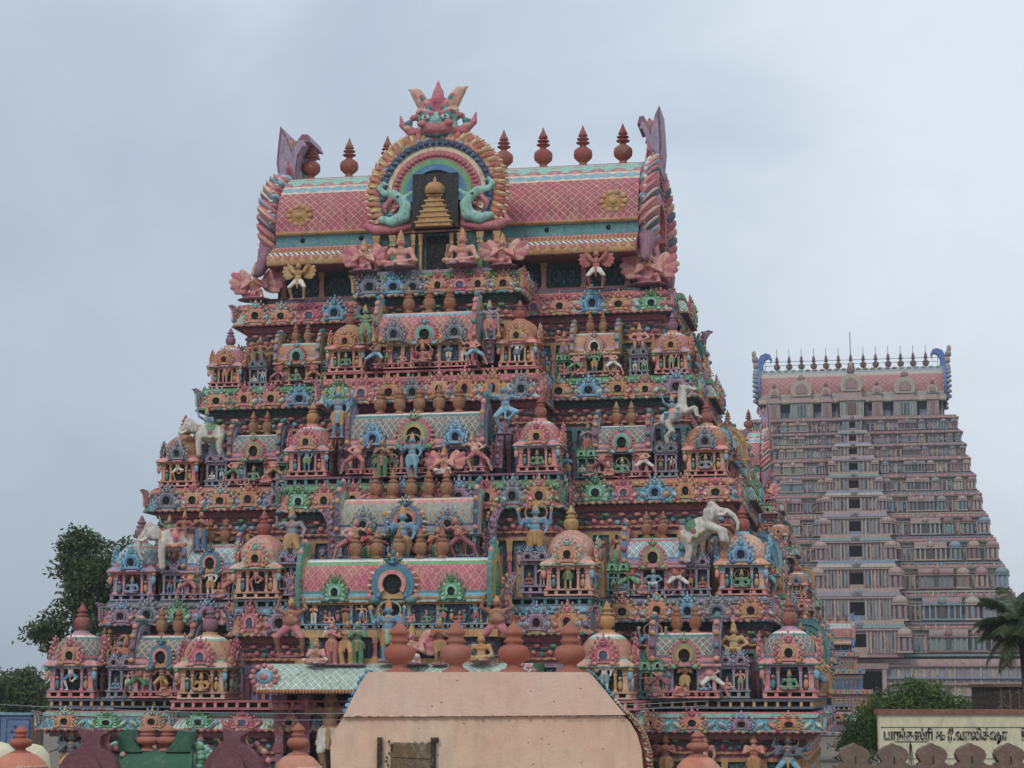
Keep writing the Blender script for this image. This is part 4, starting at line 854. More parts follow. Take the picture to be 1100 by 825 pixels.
    # side centre bays
    for f in ('right', 'left'):
        for n in 'ABCD':
            S = STO[n]; w = 2.2 + dict(A=0, B=.4, C=.9, D=1.4)[n]; out = S['Wn']+.55
            m = MB(); sg = 1 if f == 'right' else -1
            xa, xb = sorted((sg*(S['Wn']-2), sg*(out-.75))); m.bar(xa, xb, -w+.1, w-.1, S['zl']-.6, S['zc']+.4, 'night'); bw = put('bay_wall', m, root)
            m = MB(); xa, xb = sorted((sg*(S['Wn']-2), sg*(out-.62))); m.sweep([(xa, -w), (xb, -w), (xb, w), (xa, w)], cornice_prof(S['zc']+.6, 1.2, 'lat/mint/white/.3', 'rose', 'green')); c = put('bay_cornice', m, root)
            for u in (-w*.7, 0, w*.7): put('window_arch', ORN['arch'], c, M=face_M(f, u, out-.1, S['zc']+.66), pal=ARCHP[rng.randrange(8)])
    # shrines along every storey
    for si, n in enumerate('ABCD'):
        S = STO[n]; z = S['zl']; F = S['F']
        for sd, sg in (('left', -1), ('right', 1)):
            wh = lambda what: '%s, %s %s' % (what, SIDE[sd], LEV[n])
            k = si*2 + (sg > 0)
            dome = 'dome2' if (n in 'B' and sg < 0) or n == 'C' and False else 'dome'
            kuta(root, face_M('front', sg*S['ku'], F-1.35*S['ks'], z), S['ks'], PALS[[0, 0, 5, 5, 3, 4, 2, 2][k]], dome, arch=[6, 6, 2, 2, 0, 0, 1, 1][k], fin=rng.choice(['brick', 'plum', 'terra']))
            pair(root, face_M('front', sg*S['pr'], F-.95, z), S['ks']*.95, dict(a='grey', b='lilac', h='night'), arch=[2, 2, 5, 2, 5, 5, 5, 5][k])
            sb = sala(root, face_M('front', sg*S['sa'], F-1.25, z), S['ss'], PALS[[1, 1, 2, 2, 3, 3, 2, 2][k]], arch=k, fan=[3, 2, 1, 3, 0, 1, 0, 1][k], span=.75)
            kuta(root, face_M('front', sg*S['ck'], S['cF']-1.35, S['cz']), S['cks'], dict(PALS[[5, 5, 0, 0, 1, 1, 1, 1][k]], **(dict(r='lat/pink/rose/.3', b='pink') if n == 'B' else dict(r='lat/peach/salmon/.3', b='salmon') if n == 'C' else {})), 'dome2' if n in 'AC' else 'dome', arch=[6, 6, 1, 1, 7, 7, 4, 4][k], fin=rng.choice(['plum', 'brick', 'gold']))
            for xx, fl in ((S['sa']-1.75*S['ss'], 1), (S['sa']+1.75*S['ss'], -1)):
                M = face_M('front', sg*xx, F-1.9, z+.25) @ Matrix.Diagonal((fl*sg*.75, 1, 1.25, 1)); put('scroll_fin', ORN['fin'], root, M=M, pal=dict(a=rng.choice(['plum', 'teal', 'slate', 'lilac']), b=rng.choice(['maroon', 'navy', 'ochre'])))
            # statues of the wing
            sc = S['ks']*1.02; g = 'plaster statues on the carved tower'
            statue(root, ['lotus', 'four', 'lotus', 'fourseat', 'four', 'throne', 'manyarm', 'pray'][k], face_M('front', sg*S['sa'], F-.28, z+.15), sc*.72, ['skingreen', 'skingreen', 'skingreen', 'skingreen', 'white', 'skinblue', 'skinbrown', 'skinbrown'][k], ['cloth', 'ochre', 'rose', 'gold', 'ochre', 'cloth', 'ochre', 'ochre'][k], wh('in the barrel-roofed shrine'))
            for e_, fl in ((-1, True), (1, False)):
                statue(root, 'brace', face_M('front', sg*S['sa'] + e_*1.08*S['ss'], F-.35, z+.05), sc*.80, ['skinred', 'skinpink', 'salmon', 'skinpink', 'skinpink', 'skinred', 'skinbrown', 'skinpink'][k], CL[(k*3+(e_ > 0)*5) % 12],
                       wh('%s barrel shrine' % ('outside the' if e_ == sg else 'inward of the')), flip=fl, name='dwarf_statue')
            # seated or standing figure on top of the pair
            if n == 'A': statue(root, 'throne', face_M('front', sg*S['pr'], F-1.1, z+1.35), .98, 'skinbrown' if sg < 0 else 'salmon', 'leaf' if sg < 0 else 'skinred', wh('above the twin niches'))
            if n == 'D': statue(root, 'fourseat' if sg < 0 else 'throne', face_M('front', sg*S['pr'], F-1.15, z+1.62), 1.30, 'orange' if sg < 0 else 'ochre', 'gold', wh('above the twin niches'))
            # figures on the gap between shrine groups
            gx = (S['ck'] + S['sa'])/2 + .1
            pair(root, face_M('front', sg*gx, F-.5 if n != 'A' else F-.9, z), S['ks']*.82, dict(a='teal', b='green', h='night'), arch=3 if k % 2 else 5)
            statue(root, ['pray', 'club', 'four', 'praylong', 'manyarm', 'lady', 'club', 'four'][k], face_M('front', sg*gx, F-.9, z+1.35*S['ks']*.8), sc*.95, ['skingreen', 'skinpink', 'skinblue', 'grey', 'slate', 'skinpink', 'peach', 'skinblue'][k], CL[(k*5+2) % 12], wh('between dome and barrel'))
            for q_, (dx, fg) in enumerate(((1.15, 'lotuspray'), (-1.0, 'pray'), (.1, 'lotus'))):
                statue(root, fg, face_M('front', sg*(gx+dx*S['ks']), F-.35, z+.05), sc*.62, ['salmon', 'skinblue', 'skinpink'][q_], CL[(k*7+q_*4) % 12], wh('small, %s gallery niches' % ['beyond', 'inside', 'before'][q_]), name='attendant_statue')
            # side of tower
            f = sd
            hf = S['F']; out = S['W']
            for u0, yy in ((1, -1), (-1, 1)):
                uu = -(hf-1.35*S['ks'])*(1 if yy < 0 else -1) * (1 if f == 'right' else -1)
                if yy > 0: kuta(root, face_M(f, uu, out-1.35*S['ks'], z), S['ks'], PALS[(k+2) % 6], 'dome', arch=k, fig=False)
                pu = (hf*.55)*(-1 if yy < 0 else 1)*(1 if f == 'right' else -1)
                sala(root, face_M(f, pu, out-1.2, z), S['ss']*.82, PALS[(k+3+(yy > 0)) % 6], arch=k+1, fan=k, span=.7)
                statue(root, rng.choice(['four', 'manyarm', 'dance']), face_M(f, pu, out-.3, z+.1), sc*.85, rng.choice(['skinpink', 'skingreen', 'skinblue']), rng.choice(CL), 'in %s shrine of the %s, %s' % ('front' if yy < 0 else 'rear', FL[sd], LEV[n]))
                for q in (-1.15, 1.15):
                    statue(root, 'brace' if q*yy > 0 else 'lady', face_M(f, pu+q, out-.35, z+.1), sc*.92, rng.choice(['skinpink', 'skinred', 'ochre', 'skinbrown']), rng.choice(CL), '%s %s shrine of %s, %s' % ('before the' if q > 0 else 'behind the', 'front' if yy < 0 else 'rear', FL[sd], LEV[n]), flip=q > 0)
                statue(root, 'club' if yy < 0 else 'pray', face_M(f, pu*1.0+ (1.9 if pu < 0 else -1.9), out-.7, z+.4), sc*1.15, rng.choice(['orange', 'salmon', 'skinblue', 'ochre']), rng.choice(CL), 'by the bay, %s of %s, %s' % ('front' if yy < 0 else 'rear', FL[sd], LEV[n]))
            b = sala(root, face_M(f, 0, out-1.15, z), S['ss']*1.05, PALS[(k+1) % 6], arch=k+2, fan=k+1, span=1.0)
            statue(root, 'manyarm', face_M(f, 0, out-.2, z+.1), sc*1.0, rng.choice(['skinblue', 'skinpink', 'white']), rng.choice(CL), 'in the bay shrine, %s, %s' % (FL[sd], LEV[n]))
            for q in (-1.35, 1.35): statue(root, 'club', face_M(f, q, out-.25, z+.1), sc*1.1, rng.choice(['skinpink', 'ochre', 'skingreen']), rng.choice(CL), '%s bay shrine, %s, %s' % ('before the' if q < 0 else 'behind the', FL[sd], LEV[n]), flip=q < 0)
            put('scroll_fin', ORN['fin'], root, M=face_M(f, 0, out-1.0, z+2.2) @ Matrix.Rotation(R(-90), 4, 'Z') @ Matrix.Diagonal((.9, .9, .8, 1)), pal=dict(a=['teal', 'sky', 'maroon', 'plum'][si], b='navy'))
    # centre shrines
    cs = [('A', 'sala5', -.25, 9.85, 24.6, 1.0, 0, 3, 1.05, 5), ('B', 'sala7', -.3, 11.7, 18.9, 1.0, 2, 1, 1.15, 6), ('C', 'sala7', -.25, 13.6, 14.35, 1.0, 5, 0, 1.15, 6), ('D', 'sala9', -.2, 16.2, 10.95, 1.0, 2, 0, 1.35, 6)]
    for n, key, x, F, z, sc, pal, fan, H, pots in cs:
        p = dict(PALS[pal])
        if n == 'D': p.update(r='lat/rose/pink/.4', c='green', a='sky', d='teal', b='ochre')
        if n == 'C': p.update(r='lat/ochre/sky/.36', c='pink', a='lilac', d='navy', b='mint')
        sala(root, Matrix.Translation((x, -F, z)), sc, p, key, arch=dict(A=2, B=0, C=2, D=3)[n], fan=fan, potc='potgold', span=dict(A=1.6, B=2.5, C=2.2, D=2.6)[n], fansc=dict(A=.72, B=.98, C=1.0, D=1.22)[n], H=H)
        for s in (-1, 1): put('scroll_fin', ORN['fin'], root, M=Matrix.Translation((x+s*(dict(A=2.7, B=3.55, C=3.5, D=4.7)[n]), -F+.2, z+.3)) @ Matrix.Diagonal((s*.9, 1, 1.35, 1)), pal=dict(a='plum' if n != 'A' else 'teal', b='ochre' if n == 'D' else 'lilac'))
    st = lambda fig, x, F, z, s, skin, cl, where, **k: statue(root, fig, Matrix.Translation((x, -F, z)), s, skin, cl, where, **k)
    st('fourseat', -.3, 11.1, 24.75, .95, 'skinred', 'rose', 'on the balcony of the topmost centre shrine', name='deity_statue', h='pink')
    for s, w in ((-1, 'tree end'), (1, 'far-tower end')):
        st('brace', -.2+s*2.6, 11.0, 24.6, .85, 'skinbrown' if s < 0 else 'skinpink', 'sky', 'at the %s of the topmost centre shrine' % w, flip=s < 0, name='dwarf_statue')
        st('club', s*3.3-.1, 11.0, 25.9, 1.05, 'skingreen' if s < 0 else 'grey', 'green' if s < 0 else 'rose', 'above the %s of the topmost balcony' % w)
        st('brace', -.2+s*3.1, 12.8, 18.9, 1.0, 'salmon' if s < 0 else 'peach', 'rose', 'at the %s of the second centre shrine' % w, flip=s < 0, name='dwarf_statue')
        st('praylong' if s < 0 else 'wingkneel', -.3+s*1.6, 13.0, 18.7, 1.02 if s < 0 else 1.25, 'skinbrown' if s < 0 else 'salmon', 'leaf' if s < 0 else 'cloth', 'attending the blue archer', h='rose')
        st('four' if s < 0 else 'dance', s*4.35, 12.5, 20.8, 1.35, 'skinblue', 'ochre' if s < 0 else 'sky', 'above the %s of the second balcony' % w, h='sky')
        st('brace', -.2+s*2.75, 14.9, 14.4, 1.1, 'skinpink' if s < 0 else 'skinred', 'rose' if s < 0 else 'wine', 'at the %s of the third centre shrine' % w, flip=s < 0, name='dwarf_statue')
        st('praylong', -.2+s*1.7, 15.3, 13.9, 1.12, 'skinred' if s < 0 else 'orange', 'leaf', 'flanking the tall blue deity')
        st('four' if s > 0 else 'club', s*6.15, 14.3, 14.3, 1.45, 'skinblue' if s > 0 else 'grey', 'gold', 'on twin niches beyond %s of third centre shrine' % w)
        pair(root, Matrix.Translation((s*6.15, -14.0, 12.75)), 1.15, dict(a='lilac', b='grey', h='night'), arch=5)
        st('atlas', -.2+s*5.0, 17.2, 9.7, 1.5, 'skinbrown', 'rose', 'under the %s of the widest barrel roof' % w, name='dwarf_statue', h='mint')
    st('four', -.3, 13.2, 18.6, 1.15, 'skinblue', 'sky', 'as archer before the second centre shrine', h='sky')
    st('four', -.2, 15.5, 13.9, 1.55, 'skinblue', 'gold', 'tallest before the third centre shrine', h='rose')
    st('four', -.2, 18.1, 9.45, 1.45, 'skinblue', 'gold', 'in the fan arch of the widest roof', h='mint')
    for i, (x, fg, sk, cl, w) in enumerate([(-3.7, 'lotuspray', 'skinpink', 'cloth', 'sitting beside the standing pair'), (-2.95, 'praylong', 'skinpink', 'rose', 'second from the seated woman'), (-2.3, 'lady', 'skinbrown', 'ochre', 'third from the seated woman'), (-1.7, 'praylong', 'skingreen', 'leaf', 'fourth from the seated woman')]):
        st(fg, x, 18.0, 9.3, 1.1, sk, cl, 'on green roof, ' + w, label='%s %s on the green roof, %s' % (SK[sk], 'seated woman' if i == 0 else 'standing figure', w) if i else 'pink seated woman at the tree end of the green roof')
    st('wingkneel', .9, 18.0, 9.3, 1.55, 'skinpink', 'cloth', 'on the green roof', label='pink winged figure with white legs kneeling on green roof', h='rose')
    st('pray', 2.25, 18.0, 9.3, 1.1, 'skinbrown', 'ochre', 'on the green roof beside the winged figure')
    st('lotus', 4.2, 17.9, 9.4, 1.25, 'ochre', 'leaf', 'on the green roof under the broad horned corner')
    # lower porch: bay under the widest roof, green lattice roof, pillars and door guardians
    m = MB(); m.bar(-4.6, 4.6, -17.2, -12, 9.0, 11.0, CN); m.bar(-4.9, 4.9, -17.45, -12, 10.6, 10.95, 'ochre'); m.bar(-4.9, 4.9, -17.5, -12, 9.3, 9.6, 'ochre')
    for x in row(-4.6, 4.6, 1.0): pilaster(m, x, -17.3, 9.6, 10.6, .26, 'green' if abs(x) > 2 else 'rose', 'ochre')
    put('bay_wall', m, root)
    m = MB(); P = [(-13, 7.95, 'wine'), (-18.75, 7.95, 'ver/ochre/brick/.16'), (-18.8, 8.15, 'ochre'), (-18.7, 8.17, 'lat/mint/white/.36'), (-18.45, 8.7, 'lat/mint/white/.36'), (-18.1, 9.1, 'lat/mint/white/.36'), (-17.6, 9.36, 'ochre'), (-13, 9.38, 'ochre')]
    m.vault(P, -6.4, 6.6, 'green')
    for s in (-6.4, 6.6):
        m.M = Matrix.Translation((s, -18.55, 8.75)); m.M = m.M @ Matrix.Rotation(0, 4, 'Z')
        for q in range(12):
            a = 2*math.pi*q/12; m.ball((-.35*(1 if s > 0 else -1)+.62*math.cos(a), -.05, .62*math.sin(a)*.8), (.16, .1, .14), 'rose' if q % 2 else 'pink')
        m.ball((-.35*(1 if s > 0 else -1), -.05, 0), (.42, .1, .34), 'sky', 2); m.ball((-.35*(1 if s > 0 else -1), -.12, 0), (.2, .1, .18), 'rose', 2); m.M = Matrix()
    put('porch_roof', m, root)
    m = MB(); m.bar(-6.2, 6.3, -16.0, -12, 0, 7.9, 'soot')  # near-black core paints the shade of the porch interior
    for x in (-5.9, -4.6, 4.6, 5.9):
        pilaster(m, x, -16.4, 0, 7.2, .5, 'plum', 'maroon'); m.bar(x-.5, x+.5, -16.8, -16, 7.2, 7.45, 'rose'); m.bar(x-.4, x+.4, -16.7, -16, 7.45, 7.9, 'plum')
    for x in row(-4, 4, 1.6): pilaster(m, x, -16.3, 0, 7.5, .5, 'rose', 'lilac')
    put('porch', m, root)
    for s, w in ((-1, 'tree side'), (1, 'far-tower side')):
        st('club', s*3.2, 17.2, 4.2, 2.15, 'skinbrown', 'cloth', '', label='tall brown guardian in white shorts under green porch roof, %s' % w, name='guardian_statue', flip=s > 0)
        st('lady', s*2.1, 17.0, 4.2, 1.7, 'skinred', 'rose', '', label='red woman beside the tall guardian under green porch roof, %s' % w)
    # relief panels and figures on the gate level
    for s, sd in ((-1, 'left'), (1, 'right')):
        xs = [8.0, 10.0, 12.2, 14.0, 16.4, 18.0]
        for i, x in enumerate(xs):
            Fy = 16.1 if x < 10.8 else 12.9
            fg = ['brace', 'club', 'pray', 'lady', 'pray', 'manyarm'][i]
            st(fg, s*x, Fy, 3.7, 1.25, ['skinred', 'grey', 'skinbrown', 'skinpink', 'salmon', 'slate'][i], CL[(i*5+3*(s > 0)) % 12], 'on the gate wall, %s, under the lowest shrines, niche %s' % (SIDE[sd], ['by the porch', 'nearer the porch', 'past the bay corner', 'midway', 'toward the corner', 'at the corner'][i]) if False else '',
               label='%s %s on the gate wall %s, %s' % (SK[['skinred', 'grey', 'skinbrown', 'skinpink', 'salmon', 'slate'][i]], POSEN[fg], ['by the porch', 'one niche from the porch', 'past the bay corner', 'midway', 'toward the outer corner', 'at the outer corner'][i], SIDE[sd]))
    # animals
    g = 'plaster animals on the carved tower'
    def beast(kind, x, F, z, s, flip, skin, cloth, label, h='rose', name='elephant_statue', cat='elephant statue', rz=0):
        o = put(name, FIG[kind], None, M=root.matrix_basis @ Matrix.Translation((x, -F, z)) @ Matrix.Rotation(R(rz), 4, 'Z') @ Matrix.Diagonal((-s if flip else s, s, s, 1)), pal=dict(s=skin, c=cloth, h=h, k='soot' if kind != 'horse' else skin, e='white', t='ochre')); tag(o, label, cat, g)
    wp = 'oldwhite'
    beast('elephant', -13.6, 10.7, 14.35, 1.2, False, wp, 'pink', 'white elephant in pink cloth carrying riders above the third storey twin niches', h='rose', rz=18)
    beast('elephant', -12.5, 9.0, 20.45, 1.0, False, wp, 'green', 'smaller white elephant with green cloth on the second storey, tree side', h='rose', rz=20)
    beast('elephant_up', 14.0, 11.0, 14.35, 1.15, True, wp, 'leaf', 'rearing white elephant with green saddle cloth on the far-tower side', h='brick', rz=-12)
    beast('horse', 12.6, 9.0, 20.5, 1.18, False, wp, 'salmon', 'leaping cream horse above the second storey twin niches', name='horse_statue', cat='horse statue', rz=-8)
    st('rider', -13.9, 10.7, 16.1, .95, 'skingreen', 'green', '', label='green rider with raised arm on the larger white elephant', name='rider_statue')
    st('throne', -13.1, 10.7, 15.9, .95, 'skinred', 'wine', '', label='red rider seated behind on the larger white elephant', name='rider_statue')
    st('praylong', -12.1, 10.9, 15.3, 1.1, 'skinbrown', 'blue', '', label='brown attendant in blue behind the larger white elephant')
    st('rider', -12.6, 9.0, 22.0, .95, 'skinblue', 'ochre', '', label='blue rider on the smaller white elephant', name='rider_statue')
    st('rider', 12.35, 9.0, 22.05, .95, 'skinblue', 'sky', '', label='blue rider with yellow crown on the cream horse', name='rider_statue')
    # neck, roof and gables
    m = MB(); m.bar(-11.0, 11.0, -5.35, 5.35, 29.2, 29.55, 'slate'); m.bar(-10.6, 10.6, -5.0, 5.0, 29.55, 29.8, 'plum'); m.bar(-10.2, 10.2, -4.6, 4.6, 29.8, 31.3, 'deep')
    for x in row(-9.9, 9.9, .75):
        m.ball((x, -4.62, 30.5), (.3, .08, .5), 'slate'); m.ball((x, -4.66, 30.5), (.16, .1, .3), 'deep')
        m.ball((x+.37, -4.63, 30.2), (.1, .08, .16), 'teal'); m.ball((x+.37, -4.63, 30.8), (.1, .08, .16), 'slate')
    for x in (-9.8, -7.6, -5, 5, 7.2, 9.6): pilaster(m, x, -4.7, 29.8, 31.25, .34, 'salmon', 'ochre')
    put('neck_wall', m, root)
    rf = put('roof', roof_mesh(10.26), root)
    for i in range(9): put('finial', ORN['finial'], rf, (-9.7+2.32*i, -.2, 37.74), sc=(2.75, 2.75, 2.62), pal=dict(a='terra'))
    m = MB()   # drain holes and little rosettes
    for x in (-8.7, -5.3, 5.2, 8.6): m.ball((x, -5.0, 33.08), (.14, .08, .14), 'dark', 2)
    put('drain_holes', m, rf)
    for s in (-1, 1):
        m = MB(); cx = s*8.9
        for q in range(10): a = 2*math.pi*q/10; m.ball((cx+.62*math.cos(a), -5.02+abs(math.sin(a))*.0, 34.5+.5*math.sin(a)), (.22, .16, .2), 'ochre')
        m.ball((cx, -5.0, 34.5), (.6, .16, .5), 'gold', 2); m.ball((cx, -5.1, 34.5), (.26, .16, .22), 'ochre', 2); put('roof_medallion', m, rf)
    for f, s in (('left', -1), ('right', 1)):
        M = face_M(f, 0, 10.35, 34.1) @ Matrix.Diagonal((1.42, 1.0, 1.06, 1))
        g_ = gable_arch(root, M @ Matrix.Translation((0, -.1, 0)), 1.0, ARP2, makara=False, crest=True, petals=25)
        m = MB()   # ribbed purple inner flank of the gable and the curled back of its crest, turned in over the ridge
        arch_band(m, 2.75, 3.12, .1, 1.15, 'plum', 36, -34, 214); arch_band(m, 2.72, 3.22, .45, .6, 'lilac', 36, -34, 214); arch_band(m, 2.72, 3.22, .85, .98, 'lilac', 36, -34, 214)
        for k_ in range(31):
            t = R(-32+244*k_/30); fl = .6+.5*max(0, math.cos(t))+.5*max(0, -math.cos(t)); m.ball((3.45*math.cos(t), -.35*fl, 3.35*math.sin(t)), (.42, .72*fl, .30), ('rose', 'slate', 'pink')[k_ % 3], rot=('X', -.75), n=2); m.ball((3.6*math.cos(t), -.42*fl, 3.5*math.sin(t)+.05), (.34, .62*fl, .10), 'mix/cream/pink/sky', rot=('X', -.75), n=2)
        o_ = [(-.75, 0), (.75, -.3), (.6, .9), (.8, 1.7), (1.35, 2.25), (1.75, 2.2), (1.5, 2.6), (1.0, 2.62), (.5, 2.2), (.2, 1.85), (0, 2.2), (-.35, 2.7), (-.8, 3.1), (-.95, 2.2), (-1.05, 1.2)]
        o_ = [(x*(.74 if s < 0 else .5)-.4, z*1.12) for x, z in o_]; m.M = Matrix.Translation((0, .15, 3.0)) @ Matrix.Rotation(R(90), 4, 'Z'); m.plate(o_, -.95, .95, 'plum', 'lilac')
        for s_ in (-1, 1): m.plate([(x*.8-.05, z*.82+.15) for x, z in o_], s_*1.0-.06, s_*1.0+.06, 'lilac', 'lilac')
        m.M = Matrix(); put('gable_back', m, g_)
        for q_ in (-1, 1):
            m = MB(); m.tube([(q_*3.6, -.3, -1.6), (q_*4.0, -.3, -2.3), (q_*4.5, -.3, -2.9), (q_*4.75, -.25, -3.1), (q_*4.7, -.2, -2.8)], [.5, .36, .28, .2, .1], 'plum', 8); put('gable_foot', m, g_)
    # dormer porch in the middle of the roof
    ax = -.25
    m = MB(); m.M = Matrix.Translation((ax, 0, 0))
    m.bar(-3.4, 3.4, -8.1, -3, 30.15, 32.4, 'deep'); m.bar(-3.9, 3.9, -8.9, -3, 29.9, 30.2, 'lilac')
    m.bar(-.55, .55, -8.2, -8.0, 30.2, 32.2, 'dark')
    for x in (-1.25, -.85, .85, 1.25): pilaster(m, x, -8.3, 30.2, 32.3, .2, 'gold', 'ochre')
    for x in (-3.3, -2.4, 2.4, 3.3): pilaster(m, x, -8.2, 30.2, 32.3, .34, 'green' if abs(x) < 3 else 'salmon', 'ochre')
    m.M = Matrix(); put('dormer_porch', m, root)
    m = MB()  # dormer vault running back into the roof
    prof = [(x, z) for x, z in horseshoe(3.05, -35, 215, 24)]
    m.plate([(x+ax, z+34.6) for x, z in prof], -7.6, -1.5, 'salmon', 'lat/rose/pink/.4'); put('dormer_vault', m, root)
    gable_arch(root, Matrix.Translation((ax, -7.95, 34.55)) @ Matrix.Diagonal((1.06, 1, 1.0, 1)), 1.0, ARP, petals=43, big=1)
    # gilded miniature tower in the niche
    m = MB(); m.M = Matrix.Translation((ax, -8.55, 32.55)); m.bar(-1.25, 1.25, -.1, .4, 0, 3.0, 'soot')
    for i in range(6): m.bar(-.95+.12*i, .95-.12*i, -.55+.05*i, 0, i*.3, i*.3+.2, 'gold'); m.bar(-1.02+.12*i, 1.02-.12*i, -.62+.05*i, 0, i*.3+.2, i*.3+.28, 'ochre')
    m.lathe([(.40, 1.82), (.48, 1.95), (.46, 2.2), (.30, 2.42), (.08, 2.52), (.1, 2.6), (.01, 2.8)], 'gold', c=(0, -.2, 0), n=12, sx=1.15); m.M = Matrix(); put('gilded_niche', m, root)
    for x, s, w in ((-4.0, 1, 'tree side'), (3.55, -1, 'far-tower side')): st('wingkneel', x, 9.2, 30.1, 1.5, 'skinpink', 'rose', '', label='pink winged figure kneeling at the roof dormer, %s' % w, h='rose')
    for x, w in ((-1.95, 'tree side'), (1.4, 'far-tower side')): st('lotus', x, 9.3, 30.15, 1.8, 'skinpink', 'ochre', '', label='seated figure with yellow hair by the roof dormer door, %s' % w, h='ochre')
    for x, sk, w in ((-8.3, 'ochre', 'tree side'), (8.2, 'skinred', 'far-tower side')): st('wingup', x, 7.0, 29.25, 1.12, sk, 'cloth', '', label='%s winged figure with raised arms under the roof eave' % SK[sk], h=sk)
    for x, w in ((-11.1, 'tree side'), (10.9, 'far-tower side')):
        st('wingkneel', x, 5.9, 29.5, 1.8, 'skinpink', 'rose', '', label='pink winged figure kneeling at the roof corner, %s' % w, h='rose')
    m = MB(); m.lathe(pot2(1.3, .8), 'brick', n=12); 
    return root
TOWER = big_tower()
# ---------------------------------------------------------------- further towers
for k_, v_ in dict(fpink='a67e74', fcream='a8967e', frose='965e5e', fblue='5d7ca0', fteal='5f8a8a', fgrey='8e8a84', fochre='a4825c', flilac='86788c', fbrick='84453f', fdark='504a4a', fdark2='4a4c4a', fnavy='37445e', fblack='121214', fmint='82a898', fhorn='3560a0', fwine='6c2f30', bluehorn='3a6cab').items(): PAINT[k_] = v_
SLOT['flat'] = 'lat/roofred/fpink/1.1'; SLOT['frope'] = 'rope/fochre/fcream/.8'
def subtree(o, parent, keep=None, recol=None):
    c = o.copy(); COL.objects.link(c); c.parent = parent
    for k in ('label', 'category', 'group'):
        if k in c: del c[k]
    if recol:
        for s in c.material_slots:
            for a_, b_ in recol.items():
                if s.material and s.material.name.startswith('painted plaster '+a_): s.link = 'OBJECT'; s.material = paint(b_)
    for ch in o.children: subtree(ch, c, keep, recol)
    return c
def smaller_tower(loc, sc, names, zmin, label, recol=None, side=0):
    root = empty('temple_tower', loc, -R(10.49), sc); tag(root, label, 'temple tower'); mn = Matrix()
    for o in list(TOWER.children):
        n = o.name.split('.')[0]; z = o.matrix_basis.translation.z; x = o.matrix_basis.translation.x
        if n not in names: continue
        if n in ('corner_shrine', 'barrel_shrine', 'niche_pair', 'scroll_fin') and (z < zmin or x < side): continue
        subtree(o, root, None, recol)
    return root
ALLN = ('cornice', 'storey_wall', 'ledge', 'corner_shrine', 'barrel_shrine', 'niche_pair', 'roof', 'gable_arch', 'neck_wall', 'bay_wall', 'bay_cornice')
T2 = smaller_tower((13.4, 161, 1.2), .755, ALLN, 12, 'second carved gate tower standing close behind the huge tower', side=6)
k = 0
for o in list(bpy.data.objects):      # its ledge figures, on the flank that shows past the big tower
    if o.parent is None and o.get('group') == 'plaster statues on the carved tower':
        l = TOWER.matrix_basis.inverted() @ o.matrix_basis
        if l.translation.x > 10.5 and l.translation.z > 12:
            c = o.copy(); COL.objects.link(c); c.name = 'carved_figure'; c.parent = T2; c.matrix_basis = l
            for kk in ('label', 'category', 'group'):
                if kk in c: del c[kk]
T3 = smaller_tower((36.2, 230, .6), .415, ('cornice', 'storey_wall', 'roof', 'gable_arch', 'neck_wall'), 0, 'small gate tower with pink lattice roof and blue gable horns below the tall tower', recol=dict(plum='bluehorn', lilac='bluehorn'))
FARP = ['fpink', 'fcream', 'frose', 'fblue', 'fteal', 'fgrey', 'fochre', 'flilac', 'fbrick']
